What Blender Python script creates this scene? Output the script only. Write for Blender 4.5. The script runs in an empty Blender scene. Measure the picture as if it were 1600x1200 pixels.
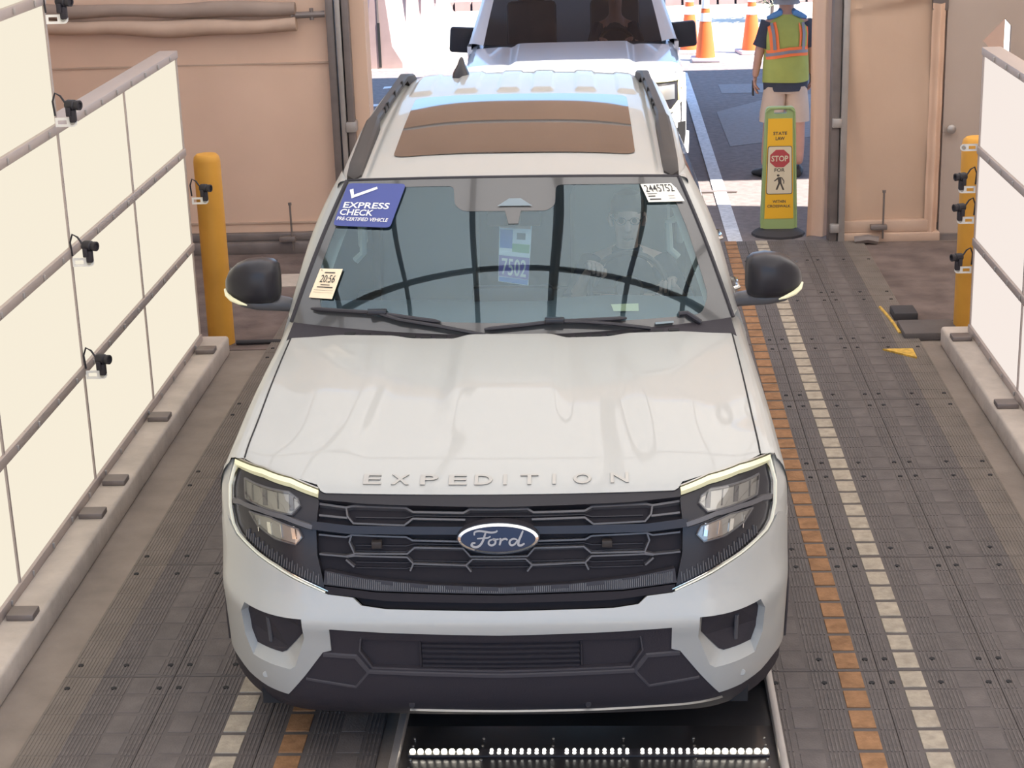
import bpy, bmesh, math, random
from mathutils import Vector, Matrix
from mathutils.geometry import delaunay_2d_cdt
random.seed(7)
scene = bpy.context.scene
C = scene.collection
PI = math.pi
V = Vector

# ------------------------------------------------------------------ camera
cam_d = bpy.data.cameras.new('camera'); cam = bpy.data.objects.new('camera', cam_d); C.objects.link(cam)
cam_d.sensor_width = 36.0; cam_d.lens = 63.0; cam_d.clip_end = 300
cam.matrix_world = Matrix(((0.99863, 0.01598, 0.04983, 0.0), (0.04237, 0.31187, -0.94918, 0.0),
                           (-0.03071, 0.94999, 0.31077, 3.45), (0, 0, 0, 1)))
scene.camera = cam
# ------------------------------------------------------------------ world, sun, exposure
world = bpy.data.worlds.new('sky'); scene.world = world; world.use_nodes = True
wn = world.node_tree; bg = wn.nodes['Background']
tc = wn.nodes.new('ShaderNodeTexCoord'); sep = wn.nodes.new('ShaderNodeSeparateXYZ'); ramp = wn.nodes.new('ShaderNodeValToRGB')
wn.links.new(tc.outputs['Generated'], sep.inputs[0]); wn.links.new(sep.outputs['Z'], ramp.inputs[0]); wn.links.new(ramp.outputs[0], bg.inputs['Color'])
ramp.color_ramp.elements[0].position = 0.0; ramp.color_ramp.elements[0].color = (0.46, 0.70, 1.0, 1)
ramp.color_ramp.elements[1].position = 0.6; ramp.color_ramp.elements[1].color = (0.30, 0.52, 0.95, 1)
bg.inputs['Strength'].default_value = 1.6
sun_d = bpy.data.lights.new('sun', 'SUN'); sun = bpy.data.objects.new('sun', sun_d); C.objects.link(sun)
sun_d.energy = 13.0; sun_d.angle = 0.01; sun_d.color = (1.0, 0.93, 0.84)
sun.rotation_euler = V((0.55, -0.25, 0.80)).to_track_quat('Z', 'Y').to_euler()
vs = scene.view_settings
scene.display_settings.display_device = 'sRGB'
vs.view_transform = 'Standard'; vs.look = 'None'; vs.gamma = 1.0; vs.use_curve_mapping = False
vs.exposure = 0.66
scene.cycles.use_denoising = True
scene.cycles.max_bounces = 8; scene.cycles.diffuse_bounces = 4; scene.cycles.transparent_max_bounces = 12
scene.cycles.sample_clamp_indirect = 8.0
scene.cycles.caustics_reflective = False; scene.cycles.caustics_refractive = False

# ------------------------------------------------------------------ materials
def srgb(r, g, b):
    f = lambda c: (c / 255) / 12.92 if c / 255 <= 0.04045 else ((c / 255 + 0.055) / 1.055) ** 2.4
    return (f(r), f(g), f(b))
def pm(name, col, rough=0.5, metal=0.0, spec=0.5, coat=0.0, emit=None, estr=0.0, noise=None, bump=None, coat_rough=0.03, trans=0.0):
    """procedural principled material; noise=(scale, amount) colour variation, bump=(scale, strength)"""
    m = bpy.data.materials.new(name); m.use_nodes = True
    nt = m.node_tree; b = nt.nodes['Principled BSDF']
    b.inputs['Base Color'].default_value = (*col, 1); b.inputs['Roughness'].default_value = rough
    b.inputs['Metallic'].default_value = metal; b.inputs['Specular IOR Level'].default_value = spec
    b.inputs['Coat Weight'].default_value = coat; b.inputs['Coat Roughness'].default_value = coat_rough
    b.inputs['Transmission Weight'].default_value = trans
    if emit: b.inputs['Emission Color'].default_value = (*emit, 1); b.inputs['Emission Strength'].default_value = estr
    if noise or bump:
        tco = nt.nodes.new('ShaderNodeTexCoord')
    if noise:
        n = nt.nodes.new('ShaderNodeTexNoise'); n.inputs['Scale'].default_value = noise[0]; n.inputs['Detail'].default_value = 6
        nt.links.new(tco.outputs['Object'], n.inputs['Vector'])
        r = nt.nodes.new('ShaderNodeValToRGB'); a = noise[1]
        r.color_ramp.elements[0].position = .3; r.color_ramp.elements[1].position = .7
        r.color_ramp.elements[0].color = (*[c * (1 - a) for c in col], 1); r.color_ramp.elements[1].color = (*[min(1, c * (1 + a)) for c in col], 1)
        nt.links.new(n.outputs['Fac'], r.inputs[0]); nt.links.new(r.outputs[0], b.inputs['Base Color'])
    if bump:
        n2 = nt.nodes.new('ShaderNodeTexNoise'); n2.inputs['Scale'].default_value = bump[0]; n2.inputs['Detail'].default_value = 4
        nt.links.new(tco.outputs['Object'], n2.inputs['Vector'])
        bp = nt.nodes.new('ShaderNodeBump'); bp.inputs['Strength'].default_value = bump[1]; bp.inputs['Distance'].default_value = 0.01
        nt.links.new(n2.outputs['Fac'], bp.inputs['Height']); nt.links.new(bp.outputs[0], b.inputs['Normal'])
    return m
def glass_mix(name, refl, tint, refl_col=(1, 1, 1), rough=0.0):
    """thin glass: a share of mirror reflection, the rest tinted see-through"""
    m = bpy.data.materials.new(name); m.use_nodes = True; nt = m.node_tree; nt.nodes.clear()
    o = nt.nodes.new('ShaderNodeOutputMaterial'); mx = nt.nodes.new('ShaderNodeMixShader')
    g = nt.nodes.new('ShaderNodeBsdfGlossy'); t = nt.nodes.new('ShaderNodeBsdfTransparent')
    g.inputs['Roughness'].default_value = rough; g.inputs['Color'].default_value = (*refl_col, 1); t.inputs['Color'].default_value = (*tint, 1)
    fr = nt.nodes.new('ShaderNodeLayerWeight'); fr.inputs['Blend'].default_value = 0.25
    mr = nt.nodes.new('ShaderNodeMapRange'); mr.inputs['To Min'].default_value = refl; mr.inputs['To Max'].default_value = 0.9
    nt.links.new(fr.outputs['Fresnel'], mr.inputs['Value']); nt.links.new(mr.outputs[0], mx.inputs[0])
    nt.links.new(t.outputs[0], mx.inputs[1]); nt.links.new(g.outputs[0], mx.inputs[2]); nt.links.new(mx.outputs[0], o.inputs['Surface'])
    return m
def fabric_mat(name, col, tcol, tfac, bump=(6, .25), noise=(1.2, .06)):
    """tent membrane: diffuse plus translucent"""
    m = pm(name, col, .85, noise=noise, bump=bump, spec=.1); nt = m.node_tree
    b = nt.nodes['Principled BSDF']; o = [n for n in nt.nodes if n.type == 'OUTPUT_MATERIAL'][0]
    t = nt.nodes.new('ShaderNodeBsdfTranslucent'); t.inputs['Color'].default_value = (*tcol, 1)
    mx = nt.nodes.new('ShaderNodeMixShader'); mx.inputs[0].default_value = tfac
    nt.links.new(b.outputs[0], mx.inputs[1]); nt.links.new(t.outputs[0], mx.inputs[2]); nt.links.new(mx.outputs[0], o.inputs['Surface'])
    return m
def emis(name, col, s):
    m = bpy.data.materials.new(name); m.use_nodes = True; nt = m.node_tree; nt.nodes.clear()
    o = nt.nodes.new('ShaderNodeOutputMaterial'); e = nt.nodes.new('ShaderNodeEmission')
    e.inputs['Color'].default_value = (*col, 1); e.inputs['Strength'].default_value = s; nt.links.new(e.outputs[0], o.inputs['Surface'])
    return m
M = {}
M['paint'] = pm('white car paint', (.392, .388, .362), .42, coat=.42, spec=.4)
M['black_gloss'] = pm('gloss black trim', (.022, .020, .024), .3, coat=.0, spec=.3)
M['black_satin'] = pm('satin black plastic', (.030, .027, .032), .5, spec=.35)
M['black_matt'] = pm('matt black plastic', (.033, .028, .033), .65, spec=.3, bump=(180, .12))
M['dark_void'] = pm('dark recess', (.012, .011, .012), .8)
M['grey_trim'] = pm('dark grey grille edge', (.085, .08, .084), .38)
M['band_grey'] = pm('ribbed grey band', (.14, .135, .135), .45)
M['letter_grey'] = pm('grey script', (.30, .29, .29), .5)
M['edge_dark'] = pm('dark plastic edge', (.062, .056, .062), .5)
M['grille_black'] = pm('matt grille black', (.022, .019, .022), .7, spec=.15)
M['chrome'] = pm('bright chrome', (.82, .82, .80), .12, metal=1)
M['silver'] = pm('satin silver', (.40, .385, .36), .38, metal=1)
M['drl'] = pm('running light tube', (.62, .58, .40), .3, emit=(1.0, .93, .50), estr=.16, coat=.6)
M['drl_edge'] = pm('running light edge', (.72, .70, .58), .25, emit=(1.0, .95, .68), estr=.06, coat=.6)
M['lens'] = glass_mix('clear lamp lens', .10, (.86, .86, .84))
M['reflector'] = pm('lamp reflector', (.36, .35, .33), .3, metal=.7)
M['ws_glass'] = glass_mix('windshield glass', .085, (.66, .80, .84), (.80, 1.0, 1.08))
M['frit'] = pm('black glass border', (.07, .068, .066), .12, coat=.8, spec=.6)
M['side_glass'] = glass_mix('dark tinted glass', .06, (.42, .45, .45))
M['sunroof'] = pm('dark sunroof glass', (.016, .013, .012), .03, coat=.6, spec=.4)
M['rail'] = pm('roof rail black', (.040, .033, .030), .5, spec=.25)
M['tyre'] = pm('tyre rubber', (.018, .017, .017), .75, bump=(60, .3))
M['rim'] = pm('wheel alloy', (.30, .30, .31), .3, metal=.9)
M['seat'] = pm('grey seat cloth', (.17, .19, .20), .55)
M['dash'] = pm('dark dashboard', (.10, .13, .15), .6)
M['pillar_in'] = pm('cream pillar trim', (.62, .62, .52), .7)
M['emblem_blue'] = pm('emblem blue', (.014, .020, .048), .35, coat=.0, spec=.3)
M['blue_st'] = pm('sticker blue', (.052, .070, .25), .5)
M['white_ink'] = pm('white print', (.80, .79, .76), .6)
M['black_ink'] = pm('black print', (.025, .023, .023), .6)
M['cream_paper'] = pm('cream label paper', (.82, .66, .46), .7)
M['white_paper'] = pm('white label paper', (.82, .78, .68), .7)
M['yellow_paper'] = pm('pale yellow paper', (.72, .70, .42), .7)
M['purple_st'] = pm('purple tag print', (.20, .14, .36), .6)
M['tag_white'] = pm('tag white', (.66, .68, .68), .6)
M['cloudy_glass'] = pm('cloudy sensor glass', (.19, .235, .26), .4)
M['bracket_white'] = pm('bracket white', (.86, .82, .76), .5)
M['tag_blue'] = pm('tag blue', (.06, .18, .46), .6)
M['tag_green'] = pm('tag green', (.20, .38, .20), .6)
M['tag_brown'] = pm('tag dusty red', (.45, .33, .27), .6)
M['tag_pale'] = pm('tag pale numerals', (.72, .66, .58), .6)
M['concrete'] = pm('dusty concrete floor', (.26, .215, .18), .9, noise=(3.5, .16), bump=(40, .25), spec=.2)
M['curb'] = pm('worn concrete curb', (.50, .43, .37), .9, noise=(5, .14), bump=(30, .35), spec=.2)
M['asphalt'] = pm('asphalt', (.20, .17, .165), .92, noise=(14, .16), bump=(160, .5), spec=.2)
M['asphalt_in'] = pm('dirty dark floor', (.155, .118, .105), .9, noise=(4, .3), bump=(50, .4), spec=.2)
M['asphalt_patch'] = pm('lighter asphalt patch', (.26, .24, .24), .92, noise=(20, .1), bump=(160, .4), spec=.2)
M['pale_concrete'] = pm('pale outdoor concrete', (.52, .46, .40), .9, noise=(2, .08), bump=(30, .2), spec=.2)
M['road_pink'] = pm('pink sunlit road', (.155, .118, .145), .9, noise=(2, .08), spec=.2)  # pinkish look of sunlit asphalt put into the base colour
M['paint_line'] = pm('white road paint', (.60, .60, .62), .8, noise=(25, .18))
M['rubber_dust'] = pm('dusty rubber', (.185, .155, .132), .85, noise=(5, .14), bump=(60, .25), spec=.2)
M['rubber'] = pm('dark rubber mat', (.120, .102, .095), .72, noise=(3, .18), bump=(120, .25), spec=.3)
M['rubber_rib'] = pm('worn rubber ribs', (.140, .119, .110), .7, noise=(30, .22), spec=.3)
M['pad_dark'] = pm('worn rubber pad', (.137, .117, .109), .75, noise=(8, .2), bump=(120, .3), spec=.25)
M['pad_orange'] = pm('orange rubber pad', (.31, .165, .082), .8, noise=(22, .26), bump=(120, .3), spec=.2)
M['pad_white'] = pm('off white rubber pad', (.40, .34, .265), .8, noise=(22, .2), bump=(120, .3), spec=.2)
M['plate'] = pm('black lamp plate', (.03, .027, .028), .32, noise=(3, .3), coat=.2)
M['steel'] = pm('galvanised steel', (.40, .36, .33), .5, metal=.5, noise=(6, .1))
M['dark_steel'] = pm('dull dark steel', (.20, .165, .15), .55, metal=.3, noise=(6, .15))
M['alu'] = pm('pinkish aluminium rail', (.43, .355, .32), .5, metal=.25, noise=(4, .03))
M['led'] = emis('led', (1.0, .92, .78), 6.0)
M['led_dim'] = emis('led small', (1.0, .96, .88), 4.0)
M['diffuser_warm'] = emis('light panel warm', (.895, .815, .665), .66)
M['diffuser_cool'] = emis('light panel white', (.90, .80, .74), .66)
M['housing'] = pm('panel housing', (.30, .23, .20), .7)
M['bollard'] = pm('yellow bollard paint', (.62, .30, .045), .55, noise=(3, .12), spec=.3)
M['yellow_paint'] = pm('worn yellow paint', (.60, .36, .06), .7, noise=(30, .3))
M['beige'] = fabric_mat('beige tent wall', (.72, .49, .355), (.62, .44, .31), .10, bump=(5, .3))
M['beige_dim'] = fabric_mat('dimmed beige cloth', (.54, .375, .27), (.5, .36, .25), .10, bump=(5, .4))  # beige wall cloth darkened to offset the strong light on that side
M['beige_fold'] = pm('rolled beige fabric', (.52, .37, .28), .85, noise=(3, .1), bump=(8, .35), spec=.1)
M['brown_fold'] = pm('brown rolled tarp', (.33, .25, .205), .85, noise=(3, .12), bump=(8, .4), spec=.1)
M['pale_orange'] = pm('pale orange post', (.85, .50, .30), .7)
M['grey_wall'] = pm('grey beige steel door', (.42, .335, .28), .7, noise=(1.5, .05), spec=.2)
M['ceiling'] = fabric_mat('white roof membrane', (.62, .58, .53), (.84, .79, .72), .40, bump=(3, .05), noise=(.8, .03))
M['ceil_frame'] = pm('dark roof tube', (.21, .195, .19), .6)
M['ceil_frame_l'] = pm('pale roof truss', (.42, .40, .38), .6)
M['cone'] = pm('orange cone plastic', (.72, .135, .03), .5, noise=(4, .06))
M['cone_white'] = pm('white reflective band', (.82, .82, .80), .4)
M['cone_base'] = pm('faded cone base', (.42, .36, .40), .7)
M['lime'] = pm('lime green plastic', (.30, .38, .15), .5)
M['sign_yellow'] = pm('yellow sign sheet', (.80, .43, .022), .45)
M['sign_cream'] = pm('cream sign sheet', (.66, .56, .40), .5)
M['sign_red'] = pm('stop red', (.42, .055, .06), .5)
M['sign_ink'] = pm('sign brown black ink', (.075, .06, .05), .6)
M['rubber_base'] = pm('black rubber base', (.045, .04, .042), .8)
M['barrier'] = pm('pale concrete barrier', (.30, .215, .205), .85, noise=(4, .1))
M['skin'] = pm('skin', (.50, .27, .20), .55, noise=(12, .06))
M['skin_pale'] = pm('pale skin', (.62, .40, .32), .55, noise=(12, .05))
M['vest'] = pm('lime safety vest', (.36, .38, .085), .7, noise=(9, .06))
M['vest_orange'] = pm('orange vest tape', (.95, .20, .05), .6)
M['vest_grey'] = pm('reflective grey tape', (.24, .22, .24), .4)
M['navy'] = pm('navy shirt cloth', (.042, .045, .065), .85, noise=(15, .1))
M['shirt_dark'] = pm('dark blue shirt cloth', (.03, .045, .075), .85)
M['khaki'] = pm('khaki shorts cloth', (.55, .42, .33), .85, noise=(8, .06))
M['cap_grey'] = pm('grey hat cloth', (.30, .30, .33), .85)
M['blue_cloth'] = pm('blue collar cloth', (.10, .24, .48), .8)
M['hair'] = pm('dark hair', (.05, .04, .035), .7)
M['shoe'] = pm('black shoe', (.03, .028, .03), .6)
M['truck_white'] = pm('white truck paint', (.74, .74, .76), .3, coat=1.0)
M['truck_glass'] = glass_mix('truck windshield glass', .05, (.48, .46, .48))
M['truck_in'] = pm('dark truck cabin', (.13, .12, .13), .8)
M['lime_leaf'] = pm('grey green leaves', (.20, .22, .16), .8, noise=(5, .3))

# ------------------------------------------------------------------ mesh helpers
class MB:
    def __init__(s): s.v = []; s.f = []; s.fm = []; s.mi = 0
    def vert(s, p): s.v.append(tuple(p)); return len(s.v) - 1
    def face(s, idx): s.f.append(tuple(idx)); s.fm.append(s.mi)
    def box(s, cx, cy, cz, sx, sy, sz, rot=None, bev=0.0):
        bm = bmesh.new(); bmesh.ops.create_cube(bm, size=1)
        bmesh.ops.scale(bm, vec=(sx, sy, sz), verts=bm.verts)
        if bev: bmesh.ops.bevel(bm, geom=bm.edges[:], offset=bev, segments=2, profile=.5, affect='EDGES')
        if rot is not None: bmesh.ops.transform(bm, matrix=rot.to_4x4() if len(rot) == 3 else rot, verts=bm.verts)
        bmesh.ops.translate(bm, vec=(cx, cy, cz), verts=bm.verts); s.add_bm(bm); return s
    def b2(s, x0, x1, y0, y1, z0, z1, bev=0.0): return s.box((x0 + x1) / 2, (y0 + y1) / 2, (z0 + z1) / 2, abs(x1 - x0), abs(y1 - y0), abs(z1 - z0), None, bev)
    def add_bm(s, bm):
        o = len(s.v); bm.verts.index_update()
        for v in bm.verts: s.v.append(tuple(v.co))
        for f in bm.faces: s.face([o + v.index for v in f.verts])
        bm.free()
    def grid(s, fn, nu, nv, closed_u=False):
        o = len(s.v)
        for i in range(nu + (0 if closed_u else 1)):
            for j in range(nv + 1): s.v.append(tuple(fn(i / nu, j / nv)))
        n = nv + 1; cnt = nu if closed_u else nu + 1
        for i in range(nu):
            for j in range(nv):
                a = o + i * n + j; b = o + ((i + 1) % cnt) * n + j; s.face((a, b, b + 1, a + 1))
        return s
    def prism(s, pts, fn, d):
        """closed 2-D outline pts mapped by fn(p, depth) at depth 0 and d"""
        o = len(s.v); n = len(pts)
        for p in pts: s.v.append(tuple(fn(p, 0)))
        for p in pts: s.v.append(tuple(fn(p, d)))
        s.face(range(o, o + n)); s.face(range(o + 2 * n - 1, o + n - 1, -1))
        for i in range(n): j = (i + 1) % n; s.face((o + j, o + i, o + n + i, o + n + j))
        return s
    def tube(s, pts, r, seg=8, cap=True, flat=None):
        """swept tube along pts; r number or list"""
        pts = [V(p) for p in pts]; rs = r if isinstance(r, (list, tuple)) else [r] * len(pts); o = len(s.v)
        up = None
        for i, p in enumerate(pts):
            t = (pts[min(i + 1, len(pts) - 1)] - pts[max(i - 1, 0)]).normalized()
            if up is None:
                up = V((0, 0, 1)) if abs(t.z) < .9 else V((1, 0, 0))
            a = t.cross(up)
            if a.length < 1e-5: a = t.cross(V((0, 1, 0)))
            a.normalize(); b = a.cross(t).normalized(); up = b
            for k in range(seg):
                an = 2 * PI * k / seg; s.v.append(tuple(p + a * math.cos(an) * rs[i] + b * math.sin(an) * rs[i] * (flat or 1)))
        for i in range(len(pts) - 1):
            for k in range(seg):
                k2 = (k + 1) % seg; s.face((o + i * seg + k, o + i * seg + k2, o + (i + 1) * seg + k2, o + (i + 1) * seg + k))
        if cap:
            s.face(range(o + seg - 1, o - 1, -1)); e = o + (len(pts) - 1) * seg; s.face(range(e, e + seg))
        return s
    def lathe(s, prof, seg=24, mat=None):
        """prof list of (r, z)"""
        o = len(s.v); n = len(prof); T = mat or Matrix.Identity(4)
        for k in range(seg):
            a = 2 * PI * k / seg
            for r, z in prof: s.v.append(tuple(T @ V((r * math.cos(a), r * math.sin(a), z))))
        for k in range(seg):
            k2 = (k + 1) % seg
            for j in range(n - 1): s.face((o + k * n + j, o + k2 * n + j, o + k2 * n + j + 1, o + k * n + j + 1))
        return s
    def ell_loft(s, secs, seg=20, cap=True):
        """secs: list of (centre, rx, ry[, axis matrix]) ellipses"""
        o = len(s.v)
        for sec in secs:
            c, rx, ry = V(sec[0]), sec[1], sec[2]; Mx = sec[3] if len(sec) > 3 else None
            for k in range(seg):
                a = 2 * PI * k / seg; q = V((math.cos(a) * rx, math.sin(a) * ry, 0))
                s.v.append(tuple(c + (Mx @ q if Mx else q)))
        for i in range(len(secs) - 1):
            for k in range(seg):
                k2 = (k + 1) % seg; s.face((o + i * seg + k, o + i * seg + k2, o + (i + 1) * seg + k2, o + (i + 1) * seg + k))
        if cap: s.face(range(o + seg - 1, o - 1, -1)); e = o + (len(secs) - 1) * seg; s.face(range(e, e + seg))
        return s
    def build(s, name, mats, parent=None, smooth=True, loc=None, sharp=35):
        me = bpy.data.meshes.new(name); me.from_pydata(s.v, [], s.f)
        for m in (mats if isinstance(mats, (list, tuple)) else [mats]): me.materials.append(M[m] if isinstance(m, str) else m)
        if any(s.fm): me.polygons.foreach_set('material_index', s.fm)
        bm = bmesh.new(); bm.from_mesh(me); bmesh.ops.remove_doubles(bm, verts=bm.verts, dist=1e-5); bmesh.ops.recalc_face_normals(bm, faces=bm.faces)
        bm.to_mesh(me); bm.free()
        if smooth:
            me.polygons.foreach_set('use_smooth', [True] * len(me.polygons)); me.set_sharp_from_angle(angle=math.radians(sharp))
        me.update()
        o = bpy.data.objects.new(name, me); C.objects.link(o)
        if parent is not None: o.parent = parent
        if loc: o.location = loc
        return o
def tag(o, label, cat, group=None):
    o['label'] = label; o['category'] = cat
    if group: o['group'] = group
    return o
def thing(name, label, cat, loc=(0, 0, 0), rz=0.0, group=None):
    o = bpy.data.objects.new(name, None); C.objects.link(o); o.location = loc; o.rotation_euler = (0, 0, rz); o.empty_display_size = .1
    return tag(o, label, cat, group)
def struct(o): o['kind'] = 'structure'; return o
def dup(root, loc=None, label=None, group=None, rz=None):
    r = root.copy(); C.objects.link(r)
    if loc is not None: r.location = loc
    if rz is not None: r.rotation_euler = (0, 0, rz)
    if label: r['label'] = label
    if group: r['group'] = group
    for ch in list(root.children):
        c = ch.copy(); C.objects.link(c); c.parent = r
        for g in list(ch.children):
            d = g.copy(); C.objects.link(d); d.parent = c
    return r
def mesh_from_modifiers(o):
    """bake an object's modifiers into its mesh"""
    dg = bpy.context.evaluated_depsgraph_get(); dg.update()
    me = bpy.data.meshes.new_from_object(o.evaluated_get(dg)); o.modifiers.clear(); old = o.data; o.data = me
    return o
def text_tris(s, size=1.0, shear=0.0, bold=0.0, spacing=1.0, sx=1.0, align='CENTER'):
    """2-D triangles of a line of lettering: (verts, faces), baseline at y 0"""
    cu = bpy.data.curves.new('lettering', 'FONT'); cu.body = s; cu.size = size; cu.shear = shear; cu.offset = bold; cu.space_character = spacing
    cu.align_x = align; cu.resolution_u = 3; cu.fill_mode = 'FRONT'
    o = bpy.data.objects.new('lettering', cu); C.objects.link(o)
    dg = bpy.context.evaluated_depsgraph_get(); dg.update(); me = bpy.data.meshes.new_from_object(o.evaluated_get(dg))
    vs_ = [(v.co.x * sx, v.co.y) for v in me.vertices]; fs = [tuple(p.vertices) for p in me.polygons]
    bpy.data.objects.remove(o); bpy.data.curves.remove(cu); bpy.data.meshes.remove(me)
    return vs_, fs
def put_text(mb, s, fn, **k):
    vs_, fs = text_tris(s, **k); o = len(mb.v)
    for p in vs_: mb.v.append(tuple(fn(p)))
    for f in fs: mb.face([o + i for i in f])
def inpoly(p, poly):
    x, y = p; r = False; n = len(poly)
    for i in range(n):
        x1, y1 = poly[i]; x2, y2 = poly[(i + 1) % n]
        if (y1 > y) != (y2 > y) and x < (x2 - x1) * (y - y1) / (y2 - y1) + x1: r = not r
    return r
def resample(poly, g, closed=True):
    out = []; n = len(poly)
    for i in range(n if closed else n - 1):
        a = V(poly[i]); b = V(poly[(i + 1) % n]); k = max(1, math.ceil((b - a).length / g))
        for j in range(k): out.append(tuple(a.lerp(b, j / k)))
    if not closed: out.append(tuple(poly[-1]))
    return out
def panel(mb, poly, S, holes=(), g=.03, depth=.02, off=0.0, flip=1):
    """fills a 2-D outline with an even mesh and wraps it on surface S(a, b), with a rim of the given depth"""
    outer = resample(poly, g); hs = [resample(h, g) for h in holes]; pts = []; ed = []
    for lp in [outer] + hs:
        o = len(pts); pts += lp; ed += [(o + i, o + (i + 1) % len(lp)) for i in range(len(lp))]
    nb = len(pts)
    x0 = min(p[0] for p in outer); x1 = max(p[0] for p in outer); z0 = min(p[1] for p in outer); z1 = max(p[1] for p in outer)
    segs = [(V(pts[a]), V(pts[b])) for a, b in ed]
    nx = int((x1 - x0) / g) + 1; nz = int((z1 - z0) / g) + 1
    for i in range(nx + 1):
        for j in range(nz + 1):
            p = (x0 + (i + .5 * (j % 2)) * g, z0 + j * g)
            if not inpoly(p, outer) or any(inpoly(p, h) for h in hs): continue
            q = V(p)
            if min((q - (a + (b - a) * max(0, min(1, (q - a).dot(b - a) / max(1e-9, (b - a).length_squared))))).length for a, b in segs) > .45 * g: pts.append(p)
    vo, eo, fo, ov, oe, of = delaunay_2d_cdt([V(p) for p in pts], ed, [], 0, 1e-6)
    def nrm(p):
        e = 1e-3; a = V(S(p[0] + e, p[1])) - V(S(p[0] - e, p[1])); b = V(S(p[0], p[1] + e)) - V(S(p[0], p[1] - e))
        n = a.cross(b); return (n.normalized() if n.length > 1e-12 else V((0, -1, 0))) * flip
    o = len(mb.v); N = [nrm(p) for p in vo]
    for p, n in zip(vo, N): mb.v.append(tuple(V(S(p[0], p[1])) + n * off))
    used = {}
    for f in fo:
        c = (sum(vo[i][0] for i in f) / len(f), sum(vo[i][1] for i in f) / len(f))
        if inpoly(c, outer) and not any(inpoly(c, h) for h in hs):
            mb.face([o + i for i in f])
            for k in range(len(f)):
                e = (f[k], f[(k + 1) % len(f)]); used[tuple(sorted(e))] = used.get(tuple(sorted(e)), 0) + 1
    if depth:
        cache = {}
        def bk(i):
            if i not in cache:
                cache[i] = len(mb.v); mb.v.append(tuple(V(S(vo[i][0], vo[i][1])) + N[i] * (off - depth)))
            return cache[i]
        for (a, b), n in used.items():
            if n == 1: mb.face((o + a, o + b, bk(b), bk(a)))
    return mb
def strip(mb, line, S, w, h, off=0.0, flip=1, g=.03):
    """raised flat-topped band of width w and height h along a 2-D polyline on S"""
    pts = resample(line, g, False); n = len(pts); rows = []
    for i, p in enumerate(pts):
        a = V(pts[max(i - 1, 0)]); b = V(pts[min(i + 1, n - 1)]); t = (b - a).normalized(); d = V((-t.y, t.x)) * w / 2
        e = 1e-3; da = V(S(p[0] + e, p[1])) - V(S(p[0] - e, p[1])); db = V(S(p[0], p[1] + e)) - V(S(p[0], p[1] - e)); nn = da.cross(db).normalized() * flip
        q0 = V(p) + d; q1 = V(p) - d; P0 = V(S(*q0)); P1 = V(S(*q1))
        rows.append([P0 + nn * off, P0.lerp(P1, .15) + nn * (off + h), P0.lerp(P1, .85) + nn * (off + h), P1 + nn * off])
    o = len(mb.v)
    for r in rows: mb.v.extend(tuple(x) for x in r)
    for i in range(n - 1):
        for k in range(3): a = o + i * 4 + k; mb.face((a, a + 1, a + 5, a + 4))
    mb.face((o, o + 1, o + 2, o + 3)); e = o + 4 * (n - 1); mb.face((e + 3, e + 2, e + 1, e))
    return mb
def lerp(a, b, t): return a + (b - a) * t
def sst(a, b, x): t = max(0, min(1, (x - a) / (b - a))); return t * t * (3 - 2 * t)
def interp(x, tab):
    if x <= tab[0][0]: return tab[0][1]
    for (x0, y0), (x1, y1) in zip(tab, tab[1:]):
        if x <= x1: return y0 + (y1 - y0) * (x - x0) / (x1 - x0)
    return tab[-1][1]
def smooth_tab(tab):
    """catmull-rom style interpolation through (x, y) pairs"""
    n = len(tab); m = []
    for i in range(n):
        a = tab[max(i - 1, 0)]; b = tab[min(i + 1, n - 1)]; m.append((b[1] - a[1]) / (b[0] - a[0]))
    def f(x):
        if x <= tab[0][0]: return tab[0][1]
        for i in range(n - 1):
            x0, y0 = tab[i]; x1, y1 = tab[i + 1]
            if x <= x1:
                h = x1 - x0; t = (x - x0) / h
                return (2*t**3-3*t*t+1)*y0 + (t**3-2*t*t+t)*h*m[i] + (-2*t**3+3*t*t)*y1 + (t**3-t*t)*h*m[i+1]
        return tab[-1][1]
    return f

# ================================================================== the setting
YAW = 0.008
def LX(x, y): return x + YAW * (y - 6.1)
WALL = 14.1
# floors
struct(MB().b2(-5.2, 5.2, -1.3, 15.35, -.2, 0).build('floor', 'concrete', smooth=False))
o = MB().b2(-40, 40, 15.35, 24.25, -.2, 0).build('floor_asphalt', 'asphalt', smooth=False); struct(o)
o = MB().b2(-40, 40, 24.25, 31.2, -.2, 0).build('floor_outdoor_concrete', 'pale_concrete', smooth=False); struct(o)
o = MB().b2(-60, 60, 31.2, 90, -.2, -.02).build('floor_road', 'road_pink', smooth=False); struct(o)
o = MB().b2(-40, 40, -30, -1.3, -.2, -.01).build('floor_bounce', 'pale_concrete', smooth=False); struct(o)  # unseen ground added past the open end to bounce daylight onto the bumper
# dark dirty strips of floor in front of the back wall and the asphalt threshold
o = MB().b2(-2.7, 2.7, 14.0, 15.36, -.05, .006).build('floor_threshold', 'asphalt', smooth=False); struct(o)
o = MB().b2(-5.0, -1.15, 11.35, 14.0, -.05, .005).build('floor_dirt_strip', 'asphalt_in', smooth=False); struct(o)
o = MB().b2(1.6, 5.0, 11.75, 14.0, -.05, .005).build('floor_dirt_strip', 'asphalt_in', smooth=False); struct(o)
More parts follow.
